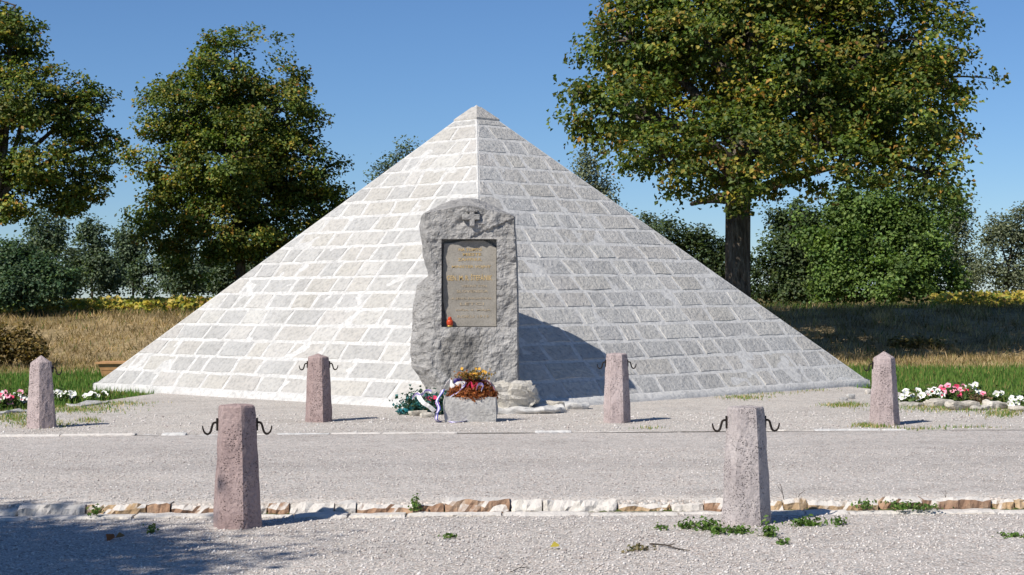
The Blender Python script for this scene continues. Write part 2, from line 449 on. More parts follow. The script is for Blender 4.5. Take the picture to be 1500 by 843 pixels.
def stone_mesh(q, nrm, proud, jit, seed, nu=6, nv=5):
    """q: four corners (bl, br, tr, tl), nrm: outward normal; rim sinks below the mortar, middle stands proud"""
    rr = random.Random(seed)
    vs = []
    eu = (q[1] - q[0]).normalized(); ev = nrm.cross(eu)
    us = [0, 0.05, 0.33, 0.67, 0.95, 1] if nu == 6 else [0, .06, .5, .94, 1]
    w = max((q[1] - q[0]).length, (q[2] - q[3]).length); hgt = (q[3] - q[0]).length
    du = min(0.3, 0.022 / max(0.05, w)); dv = min(0.3, 0.022 / max(hgt, 0.05))
    us = [0, du, 0.35, 0.66, 1 - du, 1]
    vv = [0, dv, 0.5, 1 - dv, 1]
    tiltu, tiltv = rr.uniform(-1, 1) * jit * 0.35, rr.uniform(-1, 1) * jit * 0.35
    for j, v in enumerate(vv):
        for i, u in enumerate(us):
            p = (q[0] * (1 - u) + q[1] * u) * (1 - v) + (q[3] * (1 - u) + q[2] * u) * v
            rim = i in (0, len(us) - 1) or j in (0, len(vv) - 1)
            lift = -0.012 if rim else proud + rr.uniform(-1, 1) * jit * 0.35 + tiltu * (u - .5) + tiltv * (v - .5)
            p = p + nrm * lift + eu * rr.uniform(-1, 1) * 0.013 + ev * rr.uniform(-1, 1) * 0.010
            vs.append(p - O)
    n = len(us)
    fs = [(j * n + i, j * n + i + 1, (j + 1) * n + i + 1, (j + 1) * n + i) for j in range(len(vv) - 1) for i in range(n - 1)]
    return vs, fs

def face_stones(a, b_, individual, seed, mid_w):
    rr = random.Random(seed)
    nrm = (b_ - a).cross(pA - a).normalized()
    if nrm.z < 0: nrm = -nrm
    eu = (b_ - a).normalized(); W = (b_ - a).length
    foot = a + eu * (pA - a).dot(eu)          # foot of the slope line through the apex
    H = (pA - foot).length; ev = (pA - foot).normalized()
    xa, xb = (a - foot).dot(eu), (b_ - foot).dot(eu)     # base ends relative to the slope line
    allv, allf = [], []
    for k, (t0, t1) in enumerate(rows):
        v_top, v_bot = H * (1 - t0), H * (1 - t1)
        xl0, xr0, xl1, xr1 = xa * t0, xb * t0, xa * t1, xb * t1      # top ends, bottom ends
        cut = []
        if k == 0:
            cut = []
        else:
            x = xl0 + rr.uniform(0.05, 0.4)
            if k < 3: x = xl0 + (xr0 - xl0) * rr.uniform(0.25, 0.7)
            while x < xr0 - 0.10:
                cut.append(x)
                x += mid_w * rr.choice([0.62, 0.8, 0.95, 1.0, 1.08, 1.25, 1.42]) * (0.86 + 0.2 * k / NROW)
        # slanting ends follow the hips; joints lean a little
        ends = [(xl1, xl0)] + [(c + rr.uniform(-.03, .03), c + rr.uniform(-.03, .03)) for c in cut] + [(xr1, xr0)]
        jv0, jv1 = rr.uniform(-.006, .006), rr.uniform(-.006, .006)
        for i in range(len(ends) - 1):
            (b0, t0x), (b1, t1x) = ends[i], ends[i + 1]
            g = rr.uniform(0.010, 0.026)
            gv = rr.uniform(0.009, 0.022)
            gl = 0.020 if i == 0 else g; gr = 0.020 if i == len(ends) - 2 else g
            if t1x - t0x < 2.2 * (gl + gr): # triangular end stone: keep a narrow top
                mid = (t0x + t1x) / 2; tl, tr = mid - 0.012, mid + 0.012
            else: tl, tr = t0x + gl, t1x - gr
            q = [foot + eu * (b0 + gl * 1.3) + ev * (v_bot + gv + jv0), foot + eu * (b1 - gr * 1.3) + ev * (v_bot + gv + jv1),
                 foot + eu * tr + ev * (v_top - gv), foot + eu * tl + ev * (v_top - gv)]
            vs, fs = stone_mesh(q, nrm, rr.uniform(0.002, 0.009), 0.010, rr.random())
            if individual:
                link('stone', mesh('stone', vs, fs), M['stone'], root)
            else:
                b0_ = len(allv); allv += vs; allf += [tuple(x + b0_ for x in f) for f in fs]
    return allv, allf
face_stones(pL, pF, True, 11, 0.60)
face_stones(pF, pR, True, 23, 0.60)
v1, f1 = face_stones(pR, pB, False, 31, 0.60)
v2, f2 = face_stones(pB, pL, False, 37, 0.60)
tag(link('rear_stone', mesh('rear_stone', v1 + v2, f1 + [tuple(i + len(v1) for i in f) for f in f2]), M['stone'], root), kind='stuff')
# capstone
mb = MB()
tc = T_CAP * 0.97
cs = [pA + (c - pA) * tc for c in (pL, pF, pR, pB)]
lift = Vector((0, 0, 0.02))
cen = sum(cs, Vector()) / 4
ring = [cen + (c - cen) * 1.06 + Vector((0, 0, -0.012)) for c in cs]
ring2 = [cen + (c - cen) * 1.05 + lift for c in cs]
top = [pA + (c - pA) * 0.012 + lift for c in (pL, pF, pR, pB)]
mb.add([v - O for v in ring + ring2 + top], [(i, (i + 1) % 4, 4 + (i + 1) % 4, 4 + i) for i in range(4)] + [(4 + i, 4 + (i + 1) % 4, 8 + (i + 1) % 4, 8 + i) for i in range(4)] + [(8, 9, 10, 11)])
mb.build('capstone', M['stone'], root)
# mortar skirt at the foot, thicker to the front corner
mb = MB()
NS = 60
for a, b_ in ((pL, pF), (pF, pR), (pR, pB), (pB, pL)):
    dirv = (b_ - a).normalized(); on = Vector((dirv.y, -dirv.x, 0))
    b0 = len(mb.v)
    for i in range(NS + 1):
        s = i / NS
        q = a.lerp(b_, s)
        near = max(0, 1 - (q - pF).length / 9.0)
        wd = 0.035 + 0.10 * near + 0.035 * nz(q.x * 1.6, q.y * 1.6, 3, 3)
        ex = Vector((0, 0, 0))
        if i == 0: ex = -dirv * 0.04
        if i == NS: ex = dirv * 0.04
        z1 = q.z + 0.012 + 0.012 * nz(q.x * 3, q.y * 3, 5, 2)
        mb.v.append(tuple(q - on * 0.05 + Vector((0, 0, 0.035 )) - O))
        mb.v.append(tuple(Vector((q.x, q.y, z1)) + on * 0.02 + ex - O))
        mb.v.append(tuple(Vector((q.x, q.y, 0.10)) + on * max(0.03, wd) + ex - O))
        mb.v.append(tuple(Vector((q.x, q.y, -0.05)) + on * max(0.035, wd + 0.02) + ex - O))
    for i in range(NS):
        for k in range(3):
            c0 = b0 + i * 4 + k
            mb.f.append((c0, c0 + 1, c0 + 5, c0 + 4))
mb.build('mortar_skirt', M['mortar'], root, smooth=True)

# ------------------------------------------------------------------ memorial stele
YS = pF.y + 0.42
sroot = empty('memorial_stele', (P(680, 560, YS).x, YS + 0.3, 0.0))
tag(sroot, 'rough grey standing stone with an inscribed tablet, set in the pyramid corner', 'monument')
SO = Vector(sroot.location)
def prof(pts):
    ys = [p_[1] for p_ in pts]; xs = [p_[0] for p_ in pts]
    return lambda y: float(np.interp(y, ys, xs))
left_px = prof([(617, 300), (614, 318), (613, 336), (616, 355), (620, 375), (626, 404), (609, 417), (605, 440), (602, 476), (599, 516), (602, 540), (614, 556), (622, 570), (626, 640)])
right_px = prof([(753, 300), (755, 330), (758.5, 380), (760, 445), (761, 560), (761, 640)])
top_x = [612, 619, 635, 659, 676, 690, 700, 718, 749, 757]
top_y = [320, 313, 309, 305, 302, 302, 304, 309, 315, 320]
back_y = [316, 309, 301, 291, 287, 287, 289, 298, 312, 318]
RL, RR_, RT, RB = 646.5, 727.6, 350.5, 479.5         # tablet recess in pixels
cols = list(np.linspace(0, 1, 22))
sy = [0] + list(np.linspace(0.001, 1, 18))
# column parameter list: (segment, fraction, inside)
colspec = [('L', i / 20, 0) for i in range(21)] + [('M', i / 40, 1) for i in range(41)] + [('R', i / 12, 0) for i in range(13)]
rowspec = [('T', i / 16, 0) for i in range(17)] + [('M', i / 50, 1) for i in range(51)] + [('B', i / 44, 0) for i in range(45)]
Vs = []
def stele_xy(cs_, rs_):
    # row pixel
    if rs_[0] == 'T': yfrac = rs_[1]
    if rs_[0] == 'M': y = RT + (RB - RT) * rs_[1]
    if rs_[0] == 'B': y = RB + (640 - RB) * rs_[1]
    def xat(yy):
        l, r_ = left_px(yy), right_px(yy)
        if cs_[0] == 'L': return l + (RL - l) * cs_[1]
        if cs_[0] == 'M': return RL + (RR_ - RL) * cs_[1]
        return RR_ + (r_ - RR_) * cs_[1]
    if rs_[0] == 'T':
        x = xat(325); ty = float(np.interp(x, top_x, top_y))
        y = ty + (RT - ty) * yfrac; x = xat(max(y, 300))
    else: x = xat(y)
    return x, y
for rs_ in rowspec:
    for cs_ in colspec:
        x, y = stele_xy(cs_, rs_)
        q = P(x, y, YS)
        l = left_px(max(y, 300)); r_ = right_px(max(y, 300))
        # broken left flank falls back; width of the flank varies with height
        fw = float(np.interp(y, [300, 380, 405, 417, 470, 520, 560, 640], [8, 10, 10, 26, 30, 34, 26, 20]))
        e = max(0.0, 1 - (x - l) / fw)
        dep = 0.30 * e ** 1.3 + 0.10 * max(0, 1 - (r_ - x) / 2.0)
        if x > l + fw and y < RT: dep += 0.012 * (RT - y) / 40
        inside = cs_[2] and rs_[2]
        n1 = nz(q.x * 3.2, q.z * 3.2, 1.0, 4) * 0.030 + nz(q.x * 10, q.z * 10, 4.0, 4) * 0.024
        n1 += 0.045 * e * nz(q.x * 6, q.z * 6, 9.0, 3)
        if y > RB + 2:      # the foot bulges out, its right half stands a bit further
            dep -= 0.03 * smooth(RB, RB + 14, y)
            if x > 706 + 5 * nz(0, q.z * 4, 2): dep -= 0.03
        if inside:
            dep = 0.15; n1 *= 0.35
        # broken ledge above the tablet's right corner
        if not inside and y < RT and x > 690:
            ln = RT - 4 - (x - 690) * 0.42
            if y > ln: dep += 0.03
        jit = Vector((nz(q.x * 8, q.z * 8, 21, 2) * 0.012, 0, nz(q.x * 8, q.z * 8, 31, 2) * 0.012)) if not (cs_[0] == 'M' or rs_[0] == 'M') else Vector()
        Vs.append(Vector((q.x, YS + dep + n1, q.z)) + jit)
nc, nr = len(colspec), len(rowspec)
Fs = [((j + 1) * nc + i, (j + 1) * nc + i + 1, j * nc + i + 1, j * nc + i) for j in range(nr - 1) for i in range(nc - 1)]
loop = [i for i in range(nc)] + [j * nc + nc - 1 for j in range(1, nr)]  # top row, then right side
loop += [(nr - 1) * nc + i for i in range(nc - 2, -1, -1)] + [j * nc for j in range(nr - 2, 0, -1)]
topset = set(range(nc))
prev = loop[:]
STEPS = 7
for s in range(1, STEPS + 1):
    f = s / STEPS; cur = []
    for li in loop:
        v = Vs[li].copy()
        yb = YS + 0.62
        v2 = Vector((v.x, v.y + (yb - v.y) * f, v.z))
        rowi = li // nc
        fade = max(0.0, 1 - rowi / 17.0)
        pxx, _ = stele_xy(colspec[li % nc], rowspec[min(rowi, nr - 1)])
        rise = (float(np.interp(pxx, top_x, top_y)) - float(np.interp(pxx, top_x, back_y))) * YS / F_PX
        v2.z += rise * fade * math.sin(f * math.pi / 2) * 1.0
        amp = 0.035 * math.sin(f * math.pi * 0.9)
        v2 += Vector((nz(v2.x * 4, v2.y * 6, v2.z * 4, 3), 0, nz(v2.x * 4, v2.y * 6, v2.z * 4 + 9, 3))) * amp
        if li % nc == 0: v2.x += 0.06 * f * nz(0, v2.z * 2, 5)      # left flank
        if li % nc == nc - 1: v2.x -= 0.05 * f
        cur.append(len(Vs)); Vs.append(v2)
    for k in range(len(loop)):
        k2 = (k + 1) % len(loop)
        Fs.append((prev[k], prev[k2], cur[k2], cur[k]))
    prev = cur
Fs.append(tuple(prev))
link('stele_block', mesh('stele_block', [v - SO for v in Vs], Fs), M['stele'], sroot, smooth=False)
# tablet: a plate whose upper corners are broken off
tab_px = [(650, 357), (664, 356), (677, 353), (690, 352.3), (709, 352.5), (720, 358), (727.5, 364), (727.3, 478.8), (655.5, 478.8), (652.5, 462), (649, 442), (648.5, 400)]
YT = YS + 0.075
tv = [P(x, y, YT) for x, y in tab_px]
bm = bmesh.new()
vf = [bm.verts.new(v - SO) for v in tv]
fc = bm.faces.new(vf[::-1])
ext = bmesh.ops.extrude_face_region(bm, geom=[fc])
bmesh.ops.translate(bm, vec=(0, 0.09, 0), verts=[e for e in ext['geom'] if isinstance(e, bmesh.types.BMVert)])
bmesh.ops.recalc_face_normals(bm, faces=bm.faces)
bmesh.ops.bevel(bm, geom=[e for e in bm.edges], offset=0.006, segments=1, affect='EDGES')
me = bpy.data.meshes.new('tablet'); bm.to_mesh(me); bm.free()
tablet = link('tablet', me, M['tablet'], sroot)
def text_mesh(txt, x0, x1, yc, hpx, mat):
    cu = bpy.data.curves.new('lettering', 'FONT'); cu.body = txt; cu.align_x = 'CENTER'; cu.align_y = 'CENTER'
    cu.extrude = 0.02; cu.resolution_u = 2; cu.offset = 0.012
    tmp = bpy.data.objects.new('tmp', cu); COL.objects.link(tmp)
    me = bpy.data.meshes.new_from_object(tmp.evaluated_get(bpy.context.evaluated_depsgraph_get()))
    COL.objects.unlink(tmp); bpy.data.objects.remove(tmp)
    co = np.array([v.co[:] for v in me.vertices])
    w = co[:, 0].max() - co[:, 0].min(); h = co[:, 1].max() - co[:, 1].min()
    k = YT / F_PX
    c0 = P((x0 + x1) / 2, yc, YT)
    sx_, sz_ = (x1 - x0) * k / w, hpx * k / h
    mx, my = (co[:, 0].max() + co[:, 0].min()) / 2, (co[:, 1].max() + co[:, 1].min()) / 2
    for v in me.vertices:
        x, y, z = v.co
        v.co = (c0.x + (x - mx) * sx_ - SO.x, YT - 0.0015 - z * 0.15 - SO.y, c0.z + (y - my) * sz_ - SO.z)
    me.name = 'lettering'
    link('lettering', me, mat, tablet)
for a in (("NA TOMTO", 672, 706, 366, 4.2, 'gold'), ("MIESTE", 678, 705, 373, 4.0, 'gold'), ("ZAHYNUL", 671, 706, 380.5, 4.2, 'gold'),
          ("MINISTER VOJNY", 662, 719, 391.5, 4.8, 'gold'), ("GEN. M. R. ŠTEFÁNIK", 654.5, 721, 406.5, 9.5, 'gold'),
          ("VERNÝ SYN", 676, 713, 419, 4.0, 'worn'), ("SLOVENSKA", 669, 715, 427, 4.0, 'worn'), ("A JEHO DRUHOVIA", 661, 721, 438, 3.8, 'worn'),
          ("LETCI", 674, 709, 445.5, 3.8, 'worn'), ("DŇA 4. MÁJA", 668, 719, 454.5, 3.8, 'worn'), ("ROKU 1919", 670, 716, 464, 3.8, 'worn')):
    text_mesh(*a[:5], M[a[5]])
# carved double-armed cross at the head, in relief
mb = MB()
k = YS / F_PX
for (x0, x1, y0, y1) in ((688, 695.5, 306, 332), (677, 703, 314.5, 322.5), (683, 700, 307, 311)):
    a, b_ = P(x0, y0, YS), P(x1, y1, YS)
    cxx = (a + b_) / 2
    h = ((b_.x - a.x) / 2, 0.042, (a.z - b_.z) / 2)
    mb.box((cxx.x - SO.x, YS - 0.012 - 0.002 * len(mb.v) / 8 - SO.y, cxx.z - SO.z), h)
o = mb.build('relief_cross', M['stele'], sroot)
bv = o.modifiers.new('bevel', 'BEVEL'); bv.width = 0.012; bv.segments = 2

# red grave lantern standing in the recess
lp = P(659, 479, YS + 0.02)
t = empty('grave_lantern', lp)
tag(t, 'small red plastic grave lantern on the tablet sill', 'lantern')
k = YS / F_PX
def lathe(prof_, n=14):
    mb = MB(); 
    for i, (r_, z) in enumerate(prof_):
        for a in range(n):
            an = 2 * math.pi * a / n; mb.v.append((r_ * math.cos(an), r_ * math.sin(an), z))
    for i in range(len(prof_) - 1):
        for a in range(n):
            a2 = (a + 1) % n; mb.f.append((i * n + a, i * n + a2, (i + 1) * n + a2, (i + 1) * n + a))
    mb.f.append(tuple(range(n))[::-1]); mb.f.append(tuple((len(prof_) - 1) * n + a for a in range(n)))
    return mb
lathe([(0.038, 0.0), (0.042, 0.01), (0.036, 0.02)]).build('base', M['gold_lid'], t)
lathe([(0.036, 0.018), (0.044, 0.035), (0.046, 0.07), (0.036, 0.095), (0.026, 0.10)]).build('glass_body', M['redglass'], t, smooth=True)
lathe([(0.027, 0.099), (0.03, 0.108), (0.022, 0.122), (0.024, 0.13), (0.008, 0.138)]).build('lid', M['redglass'], t, smooth=True)

# ------------------------------------------------------------------ stone trough, rocks
def rough_block(name, c, h, mat, seed, amp=0.02, sub=4, parent=None, taper=0.0, rz=0.0, smooth_=False, loc=None):
    bm = bmesh.new(); bmesh.ops.create_cube(bm, size=2.0)
    bmesh.ops.subdivide_edges(bm, edges=bm.edges[:], cuts=sub, use_grid_fill=True)
    cr, sr = math.cos(rz), math.sin(rz)
    for v in bm.verts:
        q = v.co.copy()
        # round the corners
        ln = max(abs(q.x), abs(q.y), abs(q.z)); sph = q.normalized() * 1.25
        q = q.lerp(sph, 0.16 if taper >= 0 else 0.5)
        x, y, z = q.x * h[0] * (1 - taper * 0.5 * (q.z + 1)), q.y * h[1] * (1 - taper * 0.5 * (q.z + 1)), q.z * h[2]
        n = Vector((nz(x * 6 + seed, y * 6, z * 6, 3), nz(x * 6, y * 6 + seed, z * 6 + 5, 3), nz(x * 6 + 3, y * 6, z * 6 + seed, 3)))
        x, y, z = (Vector((x, y, z)) + n * amp)
        v.co = (c[0] + x * cr - y * sr, c[1] + x * sr + y * cr, c[2] + z)
    bmesh.ops.recalc_face_normals(bm, faces=bm.faces)
    me = bpy.data.meshes.new(name); bm.to_mesh(me); bm.free()
    return link(name, me, mat, parent, loc, smooth=smooth_)
tp = G(689, 619, PZ)
tw = 77 * tp.y / F_PX / 2
TH = (619 - 582) * tp.y / F_PX
t = empty('flower_trough', (tp.x, tp.y + 0.19, PZ))
tag(t, 'squat rough grey stone trough holding rust-brown flowers before the stele', 'planter')
rough_block('trough_body', (0, 0, TH / 2 - 0.01), (tw, 0.19, TH / 2 + 0.01), M['trough'], 3, 0.018, 6, t)
rough_block('soil', (0, 0, TH - 0.02), (tw * 0.8, 0.14, 0.035), M['soil'], 5, 0.01, 4, t)
def rock(px, py, wpx, hpx, dy, label, seed, mat='rock', rz=0.3):
    g = G(px, py, PZ); k = g.y / F_PX
    o = rough_block('rock', (0, 0, 0), (wpx * k / 2, dy, hpx * k / 2), M[mat], seed, 0.05 * min(1, wpx * k * 2), 5, None, -0.3, rz, False, (g.x, g.y + dy, PZ + hpx * k / 2 - 0.012))
    return tag(o, label, 'rock', None)
rp = P(753, 598, 22.62)
o = rough_block('rock', (0, 0, 0), (0.235, 0.17, 0.175), M['rock'], 2.0, 0.07, 6, None, -0.3, 0.25, False, (rp.x, rp.y + 0.17, rp.z + 0.15))
tag(o, 'large pale angular rock leaning against the foot of the stele', 'rock')
rub = rough_block('rubble_bed', (0, 0, 0), (0.42, 0.22, 0.06), M['mortar'], 6.0, 0.05, 7, None, -0.3, 0.1, False, (rp.x + 0.12, rp.y + 0.18, PZ + 0.03))
tag(rub, 'low bed of crumbled mortar under the large pale rock', 'rubble')
rock(738, 606, 20, 14, 0.07, 'small flat rock wedged between the trough and the large pale rock', 5.0)
rock(800, 603, 40, 13, 0.10, 'low flat pale rock lying beside the large angular rock', 8.0)
rock(843, 600, 34, 10, 0.08, 'low crumbling mortar lump at the foot of the shaded pyramid face', 11.0, 'mortar')

# ------------------------------------------------------------------ leaf scattering
def leaves(centers, normals, size, cols, fold=0.25, aspect=0.75, seed=0):
    """kite shaped leaves, two triangles folded along the midrib"""
    n = len(centers); r = np.random.default_rng(seed)
    nrm = normals / (np.linalg.norm(normals, axis=1, keepdims=True) + 1e-9)
    rv = r.normal(size=(n, 3)); tdir = np.cross(nrm, rv); tdir /= (np.linalg.norm(tdir, axis=1, keepdims=True) + 1e-9)
    bdir = np.cross(nrm, tdir)
    s = (size * r.uniform(0.65, 1.3, size=n))[:, None]
    V = np.empty((n, 4, 3))
    V[:, 0] = centers - tdir * s * 0.5
    V[:, 1] = centers + bdir * s * 0.5 * aspect + nrm * s * fold - tdir * s * 0.05
    V[:, 2] = centers + tdir * s * 0.5
    V[:, 3] = centers - bdir * s * 0.5 * aspect + nrm * s * fold - tdir * s * 0.05
    idx = np.arange(n)[:, None] * 4
    Fq = np.concatenate([idx + np.array([[0, 2, 1]]), idx + np.array([[0, 3, 2]])], axis=0)
    C = np.repeat(cols[:, None, :], 4, axis=1)
    return V.reshape(-1, 3), Fq, C.reshape(-1, 3)
def pal(n, stops, weights, seed, jitter=0.22):
    r = np.random.default_rng(seed)
    c = np.array(stops)[r.choice(len(stops), size=n, p=np.array(weights) / sum(weights))]
    return np.clip(c * r.uniform(1 - jitter, 1 + jitter, size=(n, 1)), 0, 1)
GREEN_D, GREEN_M, OLIVE, YEL, ORA, BRN = (0.065, 0.108, 0.02), (0.12, 0.165, 0.03), (0.20, 0.205, 0.035), (0.33, 0.27, 0.045), (0.38, 0.21, 0.045), (0.25, 0.13, 0.035)

def crown(lobes, n_clump, per, spread, size, col_in, col_out, seed, gap=0.0, flat=0.6, origin=Vector((0, 0, 0)), inner=0.5):
    r = np.random.default_rng(seed)
    vol = np.array([l[3] * l[4] * l[5] for l in lobes]) ** 0.75
    which = r.choice(len(lobes), size=n_clump, p=vol / vol.sum())
    L = np.array([l[:6] for l in lobes], float)
    d = r.normal(size=(n_clump, 3)); d /= np.linalg.norm(d, axis=1, keepdims=True)
    rad = inner + (1 - inner) * r.uniform(0, 1, n_clump) ** 0.6
    # uneven outline: radius pulsates with direction
    pul = np.array([0.86 + 0.34 * nz(d[i, 0] * 2.6 + which[i] * 7.1, d[i, 1] * 2.6, d[i, 2] * 2.6 + seed, 2) for i in range(n_clump)])
    c = L[which, :3] + d * L[which, 3:6] * (rad * pul)[:, None]
    if gap > 0:
        keep = np.array([nz(q[0] * 0.75 + seed, q[1] * 0.75, q[2] * 0.75, 2) > -0.55 + gap for q in c])
        c, d, which, rad = c[keep], d[keep], which[keep], rad[keep]
    nC = len(c)
    sp = spread * r.uniform(0.55, 1.35, nC)
    off = np.clip(r.normal(size=(nC, per, 3)), -1.7, 1.7) * sp[:, None, None] * np.array([1, 1, flat])
    pts = (c[:, None, :] + off).reshape(-1, 3)
    up = d[:, None, :] * 0.55 + np.array([-0.1, -0.1, 0.75]) + r.normal(size=(nC, per, 3)) * 0.55
    nrm = up.reshape(-1, 3)
    # clump wide colour: autumn shows on the outer clumps
    tone = r.uniform(0.65, 1.4, nC)
    n = nC * per
    ci = pal(n, col_in[0], col_in[1], seed + 1); co = pal(n, col_out[0], col_out[1], seed + 2)
    outer = np.clip((rad - 0.72) / 0.28, 0, 1) * r.uniform(0.0, 1.0, nC)
    pick = r.uniform(size=n) < np.repeat(outer, per)
    C = np.where(pick[:, None], co, ci) * np.repeat(tone, per)[:, None]
    V, Fq, Cc = leaves(pts, nrm, size, C, seed=seed + 3)
    return V, Fq, Cc, c

def limb_path(a, b_, sag, rr, n=6):
    pts = []
    side = Vector((rr.uniform(-1, 1), rr.uniform(-1, 1), rr.uniform(-.3, .6)))
    L_ = (b_ - a).length
    for i in range(n + 1):
        f = i / n
        pts.append(a.lerp(b_, f) + Vector((0, 0, sag * L_ * math.sin(f * math.pi))) + side * L_ * 0.07 * math.sin(f * math.pi * 1.3))
    return pts
def tree(name, label, base, fork_h, rad, lobes_px, Y, n_clump, per, spread, size, col_in, col_out, seed, group=None, gap=0.0, cat='tree', lean=(0, 0), twigs=140, inner=0.5, flat=0.6, depth_k=0.9):
    """lobes_px: (px, py, half width px, half height px, depth offset m)"""
    rr = random.Random(seed)
    root = empty(name, base)
    tag(root, label, cat, group)
    O_ = Vector(base)
    lobes = []
    for (px, py, rx, ry, dy) in lobes_px:
        c = P(px, py, Y + dy); k = (Y + dy) / F_PX
        lobes.append((c.x - O_.x, c.y - O_.y, c.z - O_.z, rx * k, rx * k * depth_k, ry * k))
    V, Fq, C, cl = crown(lobes, n_clump, per, spread, size, col_in, col_out, seed, gap, flat, inner=inner)
    link('crown', np_mesh('crown', V, Fq, 3, C), M['leaf'], root)
    # trunk and limbs
    mb = MB()
    topz = max(l[2] + l[5] * 0.4 for l in lobes)
    cx_ = sum(l[0] for l in lobes) / len(lobes); cy_ = sum(l[1] for l in lobes) / len(lobes)
    trunk = [Vector((0, 0, -0.15)), Vector((0, 0, 0.12)), Vector((lean[0] * .3, 0, fork_h * 0.5)), Vector((lean[0], lean[1], fork_h)),
             Vector((lean[0] * .6 + cx_ * .4, cy_ * .4, fork_h + (topz - fork_h) * 0.45)), Vector((cx_ * .8, cy_ * .8, topz))]
    mb.tube(trunk, [rad * 1.5, rad * 1.15, rad * 0.97, rad * 0.95, rad * 0.5, rad * 0.08], 14)
    for i, v in enumerate(mb.v):
        q = Vector(v); mb.v[i] = tuple(q + Vector((nz(q.x * 4, q.y * 4, q.z * 2, 2), nz(q.x * 4 + 9, q.y * 4, q.z * 2, 2), 0)) * rad * 0.15)
    mb.build('trunk', M['bark'], root, smooth=True)
    mb = MB(); nodes = []
    for l in lobes:
        c = Vector(l[:3])
        s = trunk[3].lerp(trunk[5], rr.uniform(0.0, 0.35)) if c.z > fork_h else trunk[3]
        pts = limb_path(s, c, 0.05, rr)
        mb.tube(pts, [rad * (0.45 * (1 - i / len(pts)) + 0.10) for i in range(len(pts))], 7)
        nodes += pts[2:]
    nodes += trunk[3:]
    if nodes:
        sel = rr.sample(range(len(cl)), min(twigs, len(cl)))
        for i in sel:
            c = Vector(cl[i]); s = min(nodes, key=lambda q: (q - c).length + 0.6 * max(0, q.z - c.z))
            pts = limb_path(s, c, 0.03, rr, 4)
            mb.tube(pts, [rad * (0.11 * (1 - j / len(pts)) + 0.015) for j in range(len(pts))], 4, cap=False)
    mb.build('branches', M['bark'], root, smooth=True)
    return root

IN = ([GREEN_D, GREEN_M, OLIVE], [5, 4, 1.6])
OUT = ([GREEN_M, OLIVE, YEL, ORA, BRN], [2, 4, 3, 1.8, 0.6])
OUT_B = ([GREEN_M, OLIVE, YEL, ORA, BRN], [3, 5, 1.8, 0.8, 0.4])
tY = 39.0
tx = P(1081, 430, tY).x
tree('maple_tree', 'large broad maple turning orange at its leaf tips, beside the shaded pyramid face', (tx, tY, terrain(tx, tY)), 3.6, 0.30,
     [(1060, 60, 150, 110, 0), (930, 60, 105, 90, 0.6), (905, 160, 85, 70, -0.8), (975, 235, 90, 75, -1.8), (1090, 220, 120, 90, -2.2), (1180, 130, 120, 110, -1.2), (1300, 60, 130, 110, 0), (1330, 170, 115, 85, -1.0), (1390, 110, 70, 60, 0.5), (1360, 250, 75, 48, -1.5), (1240, 245, 95, 60, -1.8), (1010, 300, 60, 35, 1.0), (1120, -60, 190, 110, 0.5), (1280, -50, 130, 100, 0.5), (960, -40, 110, 80, 0.8), (1130, 100, 160, 150, 3.2), (1290, 140, 130, 120, 2.8), (960, 150, 100, 110, 2.8), (850, 130, 38, 34, -0.5)],
     tY, 1900, 76, 0.25, 0.117, IN, OUT, 101, gap=0.30, twigs=280, flat=0.5)
tY = 53.0
tx = P(352, 430, tY).x
tree('maple_tree', 'rounded dark green maple with few rusty leaves, standing alone beside the sunlit pyramid face', (tx, tY, terrain(tx, tY)), 2.2, 0.17,
     [(345, 95, 85, 62, 0), (275, 160, 75, 70, -0.4), (400, 165, 80, 80, 0), (235, 240, 62, 70, -0.5), (330, 235, 85, 80, -1.2), (430, 250, 72, 75, 0.2), (455, 300, 62, 55, 0.6), (245, 320, 68, 60, -0.6), (340, 330, 80, 65, -0.8), (420, 345, 70, 55, 0.2), (300, 385, 60, 35, 0.0), (340, 220, 110, 120, 2.0)],
     tY, 1250, 74, 0.22, 0.115, IN, OUT_B, 202, gap=0.16, flat=0.5, twigs=170)
tY = 47.0
bx = P(-12, 430, tY).x
tree('maple_tree', 'loose olive-green maple with gaps in its crown, near the dark juniper bush', (bx, tY, terrain(bx, tY)), 2.6, 0.18,
     [(10, 70, 60, 60, 0), (-40, 40, 70, 70, 0), (45, 145, 62, 62, -0.5), (115, 165, 55, 62, 0), (130, 230, 42, 58, 0), (60, 225, 68, 60, -0.4), (-20, 200, 80, 80, 0), (95, 285, 55, 36, 0.3), (10, 290, 62, 46, 0), (-80, 130, 100, 110, 0.6), (-70, 290, 90, 60, 0.3), (20, 20, 30, 30, 0), (150, 205, 26, 30, 0.2)],
     tY, 1000, 70, 0.22, 0.112, IN, OUT_B, 303, gap=0.32, flat=0.5, twigs=200)
# tree outside the picture whose shade falls on the forecourt
tree('plaza_tree', 'leafy tree shading the forecourt gravel', (-9.6, 6.6, 0.0), 2.6, 0.2, [], 7.0, 1, 1, 0.2, 0.12, IN, OUT_B, 404) if False else None
root_t = empty('lime_tree', (-9.6, 5.9, -0.02))
tag(root_t, 'lime tree whose branches shade the near corner of the gravel forecourt', 'tree')
lob = [(0.5, 0.0, 6.4, 2.6, 2.4, 1.9), (1.7, -0.3, 5.6, 1.7, 1.5, 1.2), (-1.5, 0.6, 5.6, 1.8, 1.7, 1.4), (0.6, -1.9, 5.6, 1.7, 1.3, 1.2), (0.3, 1.5, 5.9, 1.6, 1.2, 1.1), (2.9, 0.2, 5.2, 1.2, 0.45, 0.4), (2.5, 1.5, 5.4, 1.3, 0.35, 0.35), (2.2, -1.4, 5.0, 1.2, 0.4, 0.4)]
Vv, Ff, Cc, cl = crown(lob, 760, 46, 0.26, 0.13, IN, OUT_B, 405, 0.0, 0.6)
